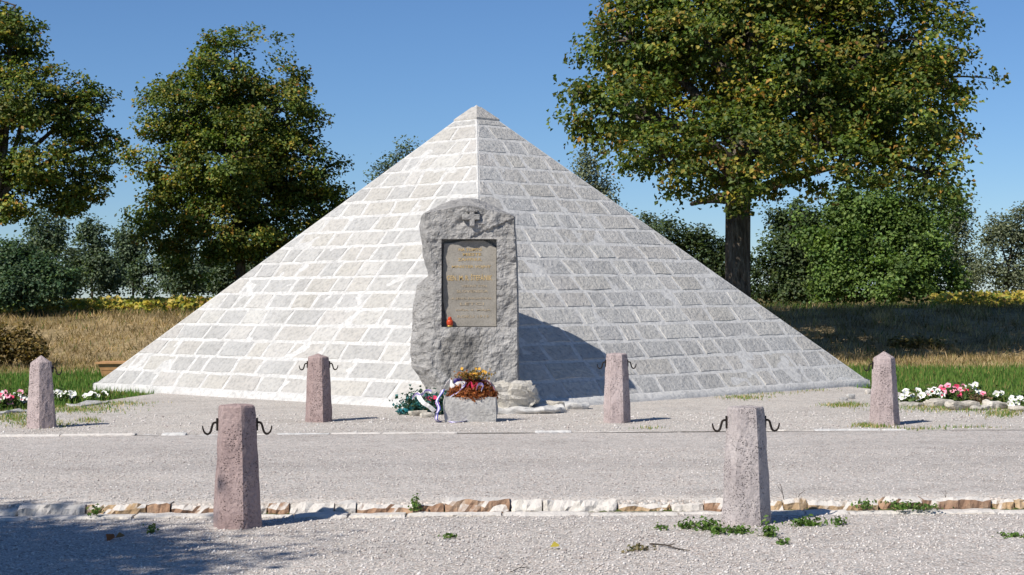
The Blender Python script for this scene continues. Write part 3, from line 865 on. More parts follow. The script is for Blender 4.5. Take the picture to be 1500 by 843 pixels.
link('crown', np_mesh('crown', Vv, Ff, 3, Cc), M['leaf'], root_t)
mb = MB(); mb.tube([(0, 0, -.1), (0.05, 0, 1.5), (0, 0, 3.5), (0, 0, 6.8)], [0.26, 0.2, 0.17, 0.03], 12); mb.build('trunk', M['bark'], root_t, smooth=True)
mb = MB(); rr = random.Random(5)
for i in rr.sample(range(len(cl)), 90):
    mb.tube(limb_path(Vector((0, 0, rr.uniform(2.8, 5))), Vector(cl[i]), 0.05, rr, 4), [0.05, 0.04, 0.03, 0.018, 0.008], 5, cap=False)
mb.build('branches', M['bark'], root_t, smooth=True)

# ------------------------------------------------------------------ bushes and far trees
JUN = ([(0.05, 0.10, 0.05), (0.085, 0.14, 0.07), (0.13, 0.18, 0.085)], [3, 3, 1])
BLU = ([(0.07, 0.11, 0.07), (0.11, 0.155, 0.09), (0.16, 0.20, 0.12)], [3, 3, 1.5])
GRY = ([(0.11, 0.135, 0.075), (0.155, 0.18, 0.105), (0.21, 0.23, 0.14)], [3, 3, 2])
BRI = ([(0.075, 0.135, 0.032), (0.12, 0.19, 0.042), (0.17, 0.24, 0.06)], [3, 4, 2])
DRK = ([(0.045, 0.075, 0.03), (0.075, 0.11, 0.04), (0.11, 0.14, 0.05)], [3, 3, 1])
def bush(name, label, px, Y, lobes, nc_, per, spread, size, colr, seed, gap=0.0, group=None, cat='bush', rad=0.06, fork=0.5, twigs=60, inner=0.35, flat=0.8):
    x = P(px, 430, Y).x
    return tree(name, label, (x, Y, terrain(x, Y)), fork, rad, lobes, Y, nc_, per, spread, size, colr, colr, seed, group, gap, cat, twigs=twigs, inner=inner, flat=flat, depth_k=0.7)
bush('juniper_bush', 'dense dark blue-green juniper bush on the bank beyond the flower bed', 45, 46.6, [(45, 405, 62, 42, 0), (15, 385, 42, 34, 0), (75, 415, 48, 34, -.3), (-15, 420, 45, 34, 0), (25, 425, 50, 26, -.5)], 330, 60, 0.16, 0.10, JUN, 501)
for i, (px, ytop, w, s) in enumerate(((70, 300, 42, 11), (135, 318, 36, 12), (195, 325, 38, 13), (258, 345, 36, 14), (318, 352, 34, 15), (372, 372, 30, 16))):
    h = (445 - ytop) / 2
    bush('acacia_tree', ['tallest thin young acacia, rising behind the juniper bush', 'slender young acacia second from the juniper in the far row', 'middle young acacia of the far row, third from the juniper', 'low young acacia before the dark maple crown, fourth from the juniper', 'short young acacia under the dark maple, fifth from the juniper', 'shortest young acacia half behind the sunlit pyramid slope'][i], px, 60 + (i % 3) * 3, [(px, ytop + h * 0.55, w * 0.75, h * 0.55, 0), (px - w * .4, ytop + h * 1.2, w * 0.8, h * 0.5, 0.5), (px + w * .45, ytop + h * 1.3, w * 0.8, h * 0.55, -0.5)], 230, 34, 0.20, 0.12, BLU, 520 + s, gap=0.16, group='young acacias behind the field', cat='tree', rad=0.05, fork=0.8, twigs=110)
bush('hazel_bush', 'big bright green leafy bush on the bank under the broad maple', 1290, 55.0, [(1290, 345, 75, 58, 0), (1235, 370, 55, 50, -.4), (1345, 375, 62, 55, -.3), (1300, 410, 85, 40, -.8), (1380, 410, 42, 38, 0), (1225, 415, 50, 34, -.5), (1330, 325, 55, 40, 0.3), (1270, 300, 70, 42, 0.3), (1370, 300, 50, 42, 0.4), (1205, 330, 45, 42, 0.2)], 800, 60, 0.20, 0.125, BRI, 541, gap=0.22, twigs=120)
bush('elder_bush', 'dark shaded elder bush right beside the maple trunk', 1150, 57, [(1150, 385, 62, 50, 0), (1190, 355, 48, 48, 0), (1120, 410, 40, 36, 0), (1180, 420, 55, 30, -.5), (1165, 330, 45, 40, 0.3)], 360, 52, 0.2, 0.12, DRK, 551, gap=0.04)
bush('elder_bush', 'dark shrub behind the pyramid edge in front of grey far trees', 1010, 60, [(1020, 375, 50, 45, 0), (970, 350, 40, 40, 0), (1055, 395, 40, 40, 0)], 220, 45, 0.2, 0.12, DRK, 555, gap=0.1)
bush('willow_tree', 'sparse grey-green willow at the far field edge beside the bright green bush', 1475, 72, [(1465, 350, 36, 42, 0), (1500, 335, 34, 40, 0), (1450, 400, 34, 36, 0), (1500, 400, 45, 38, 0), (1540, 360, 40, 55, 0)], 330, 38, 0.26, 0.13, GRY, 561, gap=0.14, cat='tree', rad=0.09, fork=1.0, twigs=150)
bush('willow_tree', 'slender grey willow rising between the bright green bush and the sky', 1400, 74, [(1402, 315, 26, 40, 0), (1392, 360, 34, 40, 0), (1415, 400, 30, 34, 0)], 170, 34, 0.24, 0.13, GRY, 567, gap=0.12, cat='tree', rad=0.08, fork=1.0, twigs=90)
bush('poplar_tree', 'grey-green poplar top rising just over the shaded pyramid slope', 858, 78, [(855, 250, 26, 32, 0), (875, 290, 30, 36, 0), (840, 290, 26, 30, 0), (890, 340, 40, 40, 0), (940, 350, 36, 40, 0.5)], 260, 36, 0.28, 0.13, GRY, 571, gap=0.10, cat='tree', rad=0.10, fork=2.0, twigs=140)
bush('poplar_tree', 'thin poplar tips peeping over the sunlit pyramid slope', 580, 82, [(598, 222, 18, 18, 0), (575, 245, 24, 22, 0), (556, 262, 20, 20, 0), (600, 290, 40, 40, 0)], 120, 30, 0.26, 0.13, BLU, 577, gap=0.12, cat='tree', rad=0.10, fork=2.5, twigs=90)
bush('dry_bush', 'low yellow-brown withered bush at the foot of the bank', 15, 38.2, [(20, 505, 42, 24, 0), (-20, 500, 40, 30, 0), (45, 515, 26, 14, -.2)], 150, 40, 0.12, 0.09, ([(0.16, 0.11, 0.04), (0.24, 0.17, 0.055), (0.10, 0.085, 0.03)], [3, 3, 2]), 581, rad=0.03, fork=0.15)
bush('dry_bush', 'small straw-coloured shrub on the shaded bank behind the maple', 1325, 40.4, [(1330, 508, 30, 10, 0), (1365, 512, 26, 8, 0)], 40, 40, 0.12, 0.09, ([(0.20, 0.15, 0.06), (0.28, 0.22, 0.08), (0.12, 0.10, 0.035)], [3, 3, 2]), 583, rad=0.02, fork=0.05, twigs=20)

# yellowing field crop behind the crest
n = 26000
r = np.random.default_rng(61)
X = r.uniform(-24, 24, n); Y = 47.4 + 14 * r.uniform(0, 1, n) ** 1.7
ok = ~((X / Y > 0.10) & (X / Y < 0.245)); X, Y = X[ok], Y[ok]; n = len(X)
row_h = 0.34 + 0.22 * np.array([nz(a * 0.9, b_ * 0.5, 2, 3) for a, b_ in zip(X, Y)])
Z = np.array([terrain(a, b_) for a, b_ in zip(X, Y)]) + r.uniform(0.02, 1, n) ** 0.6 * row_h
c = pal(n, [(0.48, 0.40, 0.06), (0.32, 0.34, 0.06), (0.55, 0.43, 0.10), (0.40, 0.25, 0.07), (0.14, 0.20, 0.045)], [4, 3, 3, 1.2, 2], 62)
Vv, Ff, Cc = leaves(np.stack([X, Y, Z], 1), r.normal(size=(n, 3)) * 0.6 + np.array([0, -0.3, 0.8]), 0.16, c, seed=63)
tag(link('field_crop', np_mesh('field_crop', Vv, Ff, 3, Cc), M['leaf']), 'yellowing low crop along the field edge above the bank', 'crop', kind='stuff')

# ------------------------------------------------------------------ grass
def blades(name, X, Y, Z, h, w, cols, label, seed, cat='grass', lean=0.5):
    n = len(X); r = np.random.default_rng(seed)
    a = r.uniform(0, 2 * np.pi, n); hh = h * r.uniform(0.5, 1.4, n); ww = w * r.uniform(0.6, 1.4, n)
    base = np.stack([X, Y, Z - 0.01], 1)
    side = np.stack([np.cos(a), np.sin(a), np.zeros(n)], 1) * ww[:, None] * 0.5
    la = r.uniform(0, 2 * np.pi, n); ll = hh * r.uniform(0, lean, n)
    tip = base + np.stack([np.cos(la) * ll, np.sin(la) * ll, hh], 1)
    V = np.stack([base - side, base + side, tip], 1).reshape(-1, 3)
    Fq = np.arange(3 * n).reshape(-1, 3)
    C = np.repeat(cols[:, None, :], 3, axis=1).reshape(-1, 3)
    o = link(name, np_mesh(name, V, Fq, 3, C), M['blade'])
    return tag(o, label, cat, kind='stuff')
def in_pyr(x, y):
    q = Vector((x, y, 0)) - pF
    u, v_ = pL - pF, pR - pF
    det = u.x * v_.y - u.y * v_.x
    s = (q.x * v_.y - q.y * v_.x) / det; t_ = (u.x * q.y - u.y * q.x) / det
    return -0.02 < s < 1.02 and -0.02 < t_ < 1.02
LG = [(0.08, 0.175, 0.03), (0.125, 0.235, 0.045), (0.18, 0.27, 0.06), (0.33, 0.29, 0.10)]
DG = [(0.52, 0.40, 0.21), (0.60, 0.48, 0.28), (0.42, 0.31, 0.16), (0.28, 0.23, 0.08)]
# lawn
r = np.random.default_rng(71)
n = 120000
X = r.uniform(-15, 15, n); Y = r.uniform(23.2, 39.5, n)
ce = np.array([court_edge(a) for a in X])
fuzz = r.normal(size=n) * 0.22
keep = (Y > ce + fuzz) & ~(np.array([in_pyr(a, b_) for a, b_ in zip(X, Y)])) & ((np.abs(X) > 4.5) | (Y > 33))
X, Y = X[keep], Y[keep]
dryness = np.array([smooth(34.5, 38.5, b_ + 2.0 * nz(a * 0.35, b_ * 0.5, 3, 3)) for a, b_ in zip(X, Y)])
cg = pal(len(X), LG, [4, 4, 3, 1.2], 72); cd = pal(len(X), DG, [3, 3, 2, 3], 73)
c = np.where((r.uniform(size=len(X)) < dryness)[:, None], cd, cg)
Z = np.array([terrain(a, b_) for a, b_ in zip(X, Y)])
blades('lawn_grass', X, Y, Z, 0.10, 0.022, c, 'short green lawn grass around the pyramid, turning straw-coloured near the bank', 74)
# dry bank
n = 90000
X = r.uniform(-19, 19, n); Y = r.uniform(37.0, 49.5, n)
dens = np.array([nz(a * 0.8, b_ * 0.8, 5, 3) for a, b_ in zip(X, Y)])
keep = r.uniform(-0.6, 0.6, n) < dens + 0.25
X, Y = X[keep], Y[keep]
Z = np.array([terrain(a, b_) for a, b_ in zip(X, Y)])
green = np.array([smooth(46.0, 48.0, b_ + nz(a * 0.4, b_, 8, 2)) for a, b_ in zip(X, Y)]) * 0.75 + 0.06
c = np.where((r.uniform(size=len(X)) < green)[:, None], pal(len(X), LG, [4, 3, 2, 2], 76), pal(len(X), DG, [3, 3, 3, 2], 77))
tone = np.array([0.78 + 0.9 * nz(a * 1.1, b_ * 1.6, 12, 3) for a, b_ in zip(X, Y)])
c = c * np.clip(tone, 0.35, 1.25)[:, None] * np.array([0.92, 0.87, 0.86])
blades('bank_grass', X, Y, Z, 0.16, 0.024, c, 'dry straw-coloured grass covering the bank behind the pyramid', 78, lean=1.2)
# scrappy grass patches on the court gravel
pts = []
for (px, py, wx, wy, n_) in ((105, 600, 90, 8, 1500), (20, 612, 40, 10, 900), (170, 592, 60, 5, 500), (60, 622, 60, 6, 500), (220, 574, 110, 3, 700), (130, 617, 22, 4, 200), (1395, 597, 120, 9, 2600), (1240, 594, 45, 4, 500), (1090, 583, 45, 4, 420), (1120, 577, 60, 3, 200), (1470, 606, 40, 7, 600), (1270, 624, 26, 3, 220), (1290, 626, 40, 2, 120), (1340, 629, 60, 2, 120), (1420, 627, 60, 2, 120), (950, 628, 30, 2, 60), (340, 573, 60, 2, 160), (1180, 572, 50, 3, 200)):
    for i in range(n_):
        q = G(px + random.gauss(0, wx * 0.42), py + random.gauss(0, wy * 0.42), PZ)
        if not in_pyr(q.x, q.y): pts.append(q)
X = np.array([q.x for q in pts]); Y = np.array([q.y for q in pts]); Z = np.full(len(pts), PZ)
blades('patchy_grass', X, Y, Z, 0.045, 0.014, pal(len(pts), LG + DG[:2], [3, 3, 3, 3, 2, 2], 81), 'thin patchy grass growing through the court gravel', 82)

# ------------------------------------------------------------------ kerb and path edging
def irregular(name, x0, x1, yf, yb, z0, z1, mat, parent, seed, O_, amp=0.012):
    rr = random.Random(seed)
    nxs = max(5, int((x1 - x0) / 0.032) + 1)
    prof_ = [(0.0, z0), (rr.uniform(-.01, .015), z0 + (z1 - z0) * .45), (rr.uniform(0.005, 0.03), z0 + (z1 - z0) * rr.uniform(.7, .88)), (rr.uniform(0.04, 0.08), z1), (yb - yf, z1 - rr.uniform(0.004, 0.02))]
    V = []
    for i in range(nxs + 1):
        x = x0 + (x1 - x0) * i / nxs
        e = rr.uniform(0.004, 0.022) if i in (0, nxs) else 0.012 * abs(nz(x * 11, seed, 3, 2))
        for (dy, z) in prof_:
            n1 = nz(x * 13 + seed, z * 30, dy * 14, 4)
            V.append((x - O_.x + rr.uniform(-.004, .004), yf + KS * x + dy + e * (1 if dy < .03 else 0) + amp * n1 - O_.y, z - e * (0.5 if z == z1 else 0) + amp * 0.6 * nz(x * 7, seed, dy * 20, 3) * (1 if z > z0 else 0) - O_.z))
    m_ = len(prof_)
    Fc = [(i * m_ + k, (i + 1) * m_ + k, (i + 1) * m_ + k + 1, i * m_ + k + 1) for i in range(nxs) for k in range(m_ - 1)]
    Fc += [tuple(range(m_)), tuple(nxs * m_ + k for k in range(m_))[::-1]]
    return link(name, mesh(name, V, Fc), mat, parent)
rr = random.Random(91)
kr = empty('stone_kerb', (0, KERB_Y, 0))
tag(kr, 'low uneven kerb of white and ochre field stones between path and forecourt', 'kerb')
KO = Vector(kr.location)
x = -9.0
while x < 9.0:
    L_ = rr.choice([0.18, 0.26, 0.34, 0.42, 0.52]) * rr.uniform(0.9, 1.1)
    mt = rr.choices(['kw', 'ko', 'kb'], [3.5, 3, 4])[0]
    irregular('kerb_stone', x + 0.006, x + L_ - 0.006, KERB_Y + 0.02 + rr.uniform(-.02, .02), KERB_Y + rr.uniform(0.17, 0.28), -0.05, PZ + rr.uniform(-0.03, 0.012), M[mt], kr, rr.uniform(0, 99), KO, 0.035)
    x += L_
x = -9.0
while x < 9.0:
    L_ = rr.choice([0.3, 0.4, 0.55, 0.7]) * rr.uniform(0.9, 1.1)
    if rr.random() < 0.88:
        irregular('gutter_stone', x + 0.008, x + L_ - 0.008, KERB_Y - 0.22 + rr.uniform(-.06, .05), KERB_Y + 0.0, -0.05, 0.018 + rr.uniform(-0.006, 0.01), M['kw'], kr, rr.uniform(0, 99), KO, 0.016)
    x += L_
er = empty('path_edging', (0, EDGE_Y, PZ))
tag(er, 'thin flush line of pale stones edging the far side of the path', 'edging')
EO = Vector(er.location)
x = -13.0
while x < 13.0:
    L_ = rr.choice([0.3, 0.45, 0.6, 0.8]) * rr.uniform(0.9, 1.1)
    if rr.random() < 0.72:
        mt = rr.choices(['kw', 'ko', 'mortar'], [5, 1, 2])[0]
        irregular('edging_stone', x + 0.01, x + L_ - 0.01, EDGE_Y - 0.03 + rr.uniform(-.03, .02), EDGE_Y + 0.10, PZ - 0.06, PZ + 0.016 + rr.uniform(-0.012, 0.012), M[mt], er, rr.uniform(0, 99), EO, 0.012)
    x += L_

# loose pebbles over the gravel
def pebbles(name, n, x0, x1, y0, y1, z, s0, s1, label, seed):
    r = np.random.default_rng(seed)
    base = np.array([(1, 0, 0), (-1, 0, 0), (0, 1, 0), (0, -1, 0), (0, 0, 0.8), (0, 0, -0.6)], float)
    fb = np.array([(0, 2, 4), (2, 1, 4), (1, 3, 4), (3, 0, 4), (2, 0, 5), (1, 2, 5), (3, 1, 5), (0, 3, 5)])
    s = s0 + (s1 - s0) * r.uniform(0, 1, n) ** 3
    sh = base[None] * r.uniform(0.55, 1.3, size=(n, 6, 1)) * s[:, None, None]
    a = r.uniform(0, 6.28, n); ca, sa = np.cos(a)[:, None], np.sin(a)[:, None]
    x = sh[..., 0] * ca - sh[..., 1] * sa; y = sh[..., 0] * sa + sh[..., 1] * ca
    V = np.stack([x + r.uniform(x0, x1, n)[:, None], y + r.uniform(y0, y1, n)[:, None], sh[..., 2] + z], 2).reshape(-1, 3)
    Fq = (np.arange(n)[:, None, None] * 6 + fb[None]).reshape(-1, 3)
    c = pal(n, [GT, (0.56, 0.52, 0.49), (0.36, 0.315, 0.295), (0.66, 0.63, 0.60)], [5, 4, 2, 2], seed + 1, 0.15)
    tag(link(name, np_mesh(name, V, Fq, 3, np.repeat(c, 6, axis=0)), M['pebble']), label, 'gravel', kind='stuff')
pebbles('loose_gravel', 24000, -4.2, 4.2, 9.3, KERB_Y - 0.1, 0.002, 0.004, 0.014, 'loose crushed gravel lying on the forecourt', 95)
pebbles('loose_gravel', 16000, -5.2, 5.2, KERB_Y + 0.25, 17.5, PZ - 0.002, 0.004, 0.012, 'loose crushed gravel lying on the path', 97)
pebbles('loose_gravel', 7000, -7.5, 7.5, EDGE_Y + 0.12, 22.8, PZ + 0.001, 0.006, 0.020, 'loose gravel scattered on the court before the pyramid', 99)

# ------------------------------------------------------------------ bollards
def bollard(px, py, ptop, wpx_b, wpx_t, z, mat, rot, cap_px, label, seed, hooks=(1, 1), hook_py=None):
    g = G(px, py, z); k = g.y / F_PX
    Hh = (py - ptop) * k; rb, rt = wpx_b * k / 2, wpx_t * k / 2
    g = Vector((g.x, g.y + rb * 0.85, z))
    t = empty('stone_bollard', g)
    tag(t, label, 'bollard', None)
    hc = cap_px * k
    # (r, z) rings; rough hewn
    zs = [-0.06] + [Hh * 0.0 + (Hh - hc) * i / 14 for i in range(0, 15)]
    rings = [(rb + (rt - rb) * max(0, zz) / (Hh - hc), zz) for zz in zs]
    rings[-1] = (rt * 0.975, rings[-1][1])
    rings.append((rt * 0.93, Hh - hc + 0.012))
    if cap_px > 5: rings += [(rt * 0.5, Hh - hc * 0.5 + .004), (rt * 0.06, Hh)]
    else: rings += [(rt * 0.85, Hh - hc * 0.35), (rt * 0.5, Hh - 0.004), (rt * 0.1, Hh)]
    nsub = 5; mb = MB()
    for (r_, zz) in rings:
        for s in range(6):
            a0, a1 = rot + s * math.pi / 3, rot + (s + 1) * math.pi / 3
            for q in range(nsub):
                f = q / nsub
                x = math.sin(a0) * (1 - f) + math.sin(a1) * f; y = -(math.cos(a0) * (1 - f) + math.cos(a1) * f)
                # worn arrises
                if q == 0: x *= 0.975; y *= 0.975
                d = 1 + 0.045 * nz(x * 3 + seed, y * 3, zz * 7, 3) + 0.02 * nz(x * 9 + seed, y * 9, zz * 22, 2)
                mb.v.append((x * r_ * d, y * r_ * d, zz + 0.006 * nz(x * 5, y * 5 + seed, zz, 2)))
    nn = 6 * nsub
    for i in range(len(rings) - 1):
        for a in range(nn):
            a2 = (a + 1) % nn; mb.f.append((i * nn + a, i * nn + a2, (i + 1) * nn + a2, (i + 1) * nn + a))
    mb.f.append(tuple((len(rings) - 1) * nn + a for a in range(nn)))
    mb.build('post', mat, t)
    hz = Hh - ((hook_py - ptop) * k)
    for s, on in zip((-1, 1), hooks):
        if not on: continue
        rx = rb + (rt - rb) * hz / Hh
        x0 = rx * 0.93; u = 0.058 * Hh / 0.86
        pts = [(x0 - 0.03, 0, hz + u * 0.62), (x0 + 0.35 * u, 0, hz + u * 0.68), (x0 + 0.62 * u, 0, hz + u * 0.45), (x0 + 0.74 * u, 0, hz + u * 0.05), (x0 + 0.92 * u, 0, hz - u * 0.5), (x0 + 1.25 * u, 0, hz - u * 0.72), (x0 + 1.62 * u, 0, hz - u * 0.5), (x0 + 1.80 * u, 0, hz - u * 0.05), (x0 + 1.84 * u, 0, hz + u * 0.28)]
        # resample smoothly
        sm = []
        for i in range(len(pts) - 1):
            p0, p1, p2, p3 = (Vector(pts[max(0, min(len(pts) - 1, i + d))]) for d in (-1, 0, 1, 2))
            for f in (0, .33, .66):
                sm.append(0.5 * ((2 * p1) + (p2 - p0) * f + (2 * p0 - 5 * p1 + 4 * p2 - p3) * f * f + (3 * p1 - p0 - 3 * p2 + p3) * f ** 3))
        sm.append(Vector(pts[-1]))
        mb = MB(); mb.tube([(q.x * s, q.y, q.z) for q in sm], [0.0085 - 0.0045 * max(0, i - len(sm) * 0.6) / (len(sm) * 0.4) for i in range(len(sm))], 8)
        mb.box((s * (x0 + 0.004), 0, hz + u * 0.45), (0.006, 0.014, u * 0.75))
        mb.build('iron_hook', M['iron'], t, smooth=False)
    return t
RO = R(-38)
bollard(343, 776, 594, 77, 58, 0.0, M['boll_red'], RO, 5, 'stout reddish pitted stone bollard with iron hooks, in front of the kerb', 1.0, (1, 1), 630)
bollard(1098, 771, 597, 76, 57, 0.0, M['boll_grey'], R(-34), 4, 'pale grey pitted stone bollard with flat worn top, among weeds by the kerb', 2.0, (1, 1), 626)
bollard(465, 619, 519, 42, 33, PZ, M['boll_red'], R(-36), 6, 'slim brownish stone bollard with iron hooks, before the sunlit pyramid face', 3.0, (1, 1), 538)
bollard(905, 620, 518, 42, 33, PZ, M['boll_pink'], R(-35), 3, 'pinkish flat-topped stone bollard with iron hooks, before the shaded pyramid face', 4.0, (1, 1), 536)
bollard(55, 628, 522, 47, 34, PZ, M['boll_pink'], R(-52), 11, 'grey-pink stone bollard with peaked top, beside the bed with white trailing flowers', 5.0, (0, 1), 545)
bollard(1300, 624, 516, 46, 33, PZ, M['boll_pink'], R(-35), 10, 'pink stone bollard with peaked top, beside the pink petunia bed', 6.0, (1, 0), 539)

# ------------------------------------------------------------------ flower beds
def petal_disc(rad_, n=10, cup=0.35):
    V = [(0, 0, 0)]; F_, mi = [], []
    for ring_, (f, z) in enumerate(((0.38, 0.10), (1.0, cup))):
        for a in range(n):
            an = 2 * math.pi * a / n; rr_ = rad_ * f * (1 + (0.12 if a % 2 else -0.08) * ring_)
            V.append((rr_ * math.cos(an), rr_ * math.sin(an), z * rad_))
    for a in range(n):
        a2 = (a + 1) % n
        F_.append((0, 1 + a, 1 + a2)); mi.append(1)
        F_.append((1 + a, 1 + n + a, 1 + n + a2, 1 + a2)); mi.append(0)
    return V, F_, mi
def petal_mat(name, col): 
    m = plain(name, col, 0.6, 0, 0.12, 40); return m
M['pw'] = petal_mat('white_petal', (0.80, 0.79, 0.77)); M['pp'] = petal_mat('pink_petal', (0.75, 0.33, 0.42)); M['pr'] = petal_mat('red_petal', (0.58, 0.04, 0.11)); M['py'] = petal_mat('yellow_petal', (0.62, 0.34, 0.05)); M['pg'] = petal_mat('throat_green', (0.45, 0.5, 0.3))
bl_mesh = {}
for nm, a, b_ in (('white', 'pw', 'pg'), ('pink', 'pp', 'pr'), ('red', 'pr', 'pr'), ('bicolour', 'pw', 'pr')):
    V, F_, mi = petal_disc(0.042)
    me = mesh('blossom', V, F_); me.materials.append(M[a]); me.materials.append(M[b_])
    me.polygons.foreach_set('material_index', mi); bl_mesh[nm] = me
def petunia(px, py, wpx, hpx, kinds, nb, seed, label, group=None, leafcols=None):
    rr = random.Random(seed); g = G(px, py, PZ); k = g.y / F_PX
    w = wpx * k / 2; h = hpx * k
    t = empty('petunia_plant', g); tag(t, label, 'flower', group)
    r = np.random.default_rng(seed); n = 240
    q = r.normal(size=(n, 3)) * np.array([w * 0.5, 0.12, h * 0.28]) + np.array([0, 0.1, h * 0.36]); q[:, 2] = np.abs(q[:, 2])
    c = pal(n, leafcols or [(0.06, 0.11, 0.025), (0.10, 0.16, 0.035), (0.16, 0.16, 0.05)], [3, 3, 1], seed)
    V, F_, C = leaves(q, r.normal(size=(n, 3)) + np.array([0, -0.4, 0.9]), 0.055, c, seed=seed)
    link('foliage', np_mesh('foliage', V, F_, 3, C), M['leaf'], t)
    for i in range(nb):
        o = bpy.data.objects.new('blossom', bl_mesh[rr.choice(kinds)])
        o.parent = t; a = rr.uniform(-1, 1); zz = h * (0.35 + 0.6 * rr.random() * (1 - a * a * 0.5))
        o.location = (a * w, rr.uniform(-0.10, 0.14), zz)
        d = Vector((rr.uniform(-.7, .5), -1.0, rr.uniform(0.1, 1.3)))
        o.rotation_euler = d.to_track_quat('Z', 'Y').to_euler(); s = rr.uniform(0.75, 1.25); o.scale = (s, s, s)
        COL.objects.link(o)
i = 0
for (px, py, w, h, kinds, nb, lb) in (
    (1335, 592, 30, 20, ['white'], 11, 'white petunia plant tight beside the peaked pink bollard'),
    (1358, 590, 30, 22, ['white', 'bicolour'], 11, 'white petunia plant with some red throats, next to the all-white one'),
    (1372, 593, 24, 30, ['red', 'bicolour', 'white'], 9, 'mixed red and white petunia plant in the middle of the bed'),
    (1392, 592, 36, 32, ['pink', 'red', 'pink', 'bicolour'], 15, 'lush pink and red petunia plant behind the pointed edging slab'),
    (1410, 590, 26, 28, ['pink', 'red'], 9, 'pink-red petunia plant beside the lush pink one'),
    (1424, 584, 26, 24, ['white'], 8, 'white petunia plant at the lawn side of the bed'),
    (1438, 592, 26, 16, ['pink'], 1, 'withered brownish petunia plant with a single bloom'),
    (1462, 590, 22, 18, ['white'], 2, 'green petunia plant with two white blooms by the round slab'),
    (1492, 600, 26, 22, ['white'], 11, 'white petunia plant at the far end of the slab edging'),
    (1512, 590, 26, 20, ['white', 'pink'], 7, 'white and pink petunia plant past the slab edging'),
    (8, 600, 26, 28, ['red', 'pink', 'white'], 11, 'red and white petunia plant by the grey edging strip'),
    (24, 597, 22, 22, ['white', 'bicolour'], 7, 'white petunia plant with red throats by the grey edging strip'),
    (-14, 598, 26, 28, ['red', 'pink'], 9, 'red petunia plant where the grey edging strip begins'),
    (36, 595, 16, 24, ['pink', 'white'], 6, 'pale pink petunia plant half hidden by the peaked grey-pink bollard'),
    (84, 588, 20, 18, ['white'], 9, 'white petunia plant just past the peaked grey-pink bollard'),
    (98, 590, 22, 18, ['white'], 11, 'dense white petunia plant trailing over the gravel'),
    (134, 586, 18, 10, ['white'], 6, 'small low white petunia plant near the pyramid corner'),
    (152, 584, 16, 9, ['white'], 4, 'tiny white petunia plant last in the row near the pyramid corner')):
    i += 1
    dry = [(0.16, 0.10, 0.06), (0.20, 0.14, 0.08), (0.10, 0.11, 0.04)] if 'wither' in lb else None
    petunia(px, py, w, h, kinds, nb, 700 + i, lb, None, dry)
def slab(px, py, wpx, hpx, label, seed, mat='rock'):
    g = G(px, py, PZ); k = g.y / F_PX
    o = rough_block('edging_slab', (0, 0, 0), (wpx * k / 2, 0.10, hpx * k / 2), M[mat], seed, 0.04, 4, None, -0.3, seed * 0.1, False, (g.x, g.y + 0.10, PZ + hpx * k / 2 - 0.02))
    tag(o, label, 'stone')
for i, a in enumerate(((1412, 601, 38, 15, 'pointed pale slab edging the pink petunias'), (1378, 597, 34, 12, 'rounded pale slab edging the mixed red and white petunias'), (1342, 596, 34, 7, 'low flat slab next to the peaked pink bollard'), (1459, 600, 28, 13, 'round white slab beside the withered petunia'), (1497, 603, 24, 8, 'small slab under the white petunias at the bed end'), (1437, 601, 30, 7, 'thin low slab between the pointed and the round slab'))):
    slab(*a, 3.0 + i)
slab(14, 606, 60, 6, 'long thin grey edging strip of the red petunia bed', 12.0, 'trough')
slab(128, 594, 76, 5, 'long low grey edging strip of the white petunias', 13.0, 'trough')
for i, (px, py, w, h, lb) in enumerate(((1247, 585, 10, 8, 'small dark stone on the court gravel'), (1236, 587, 9, 5, 'flat small stone beside the dark one on the court'), (1273, 577, 8, 7, 'small white stone near the pyramid corner'))):
    rock(px, py, w, h, 0.04, lb, 40.0 + i, 'trough' if i < 2 else 'kw')

# wooden planter behind the sunlit face
wp = G(142, 557, PZ)
YW = wp.y + 0.9
a0, a1 = P(138, 531, YW), P(150, 556, YW)
t = empty('wooden_planter', (a1.x + 0.75, YW + 0.3, 0.06)); tag(t, 'orange-brown wooden planter box half hidden behind the pyramid edge', 'planter')
topz = a0.z - 0.06
def trap(mb, z0, z1, w0, w1, d0, d1, y=0):
    vs = [(sx_ * w, sy_ * d + y, z) for z, w, d in ((z0, w0, d0), (z1, w1, d1)) for sx_, sy_ in ((-1, -1), (1, -1), (1, 1), (-1, 1))]
    mb.add(vs, [(0, 1, 5, 4), (1, 2, 6, 5), (2, 3, 7, 6), (3, 0, 4, 7), (0, 3, 2, 1), (4, 5, 6, 7)])
for nm, z0, z1 in (('board', 0.0, topz * 0.5 - 0.004), ('board', topz * 0.5 + 0.004, topz - 0.035)):
    mb = MB(); trap(mb, z0, z1, 0.75 + 0.09 * z0 / topz, 0.75 + 0.09 * z1 / topz, 0.26 + 0.06 * z0 / topz, 0.26 + 0.06 * z1 / topz); mb.build(nm, M['wood'], t)
mb = MB(); trap(mb, topz - 0.033, topz, 0.88, 0.88, 0.35, 0.35); mb.build('rim', M['wood'], t)

# ------------------------------------------------------------------ flowers and ribbons at the foot of the stele
tz = PZ + TH
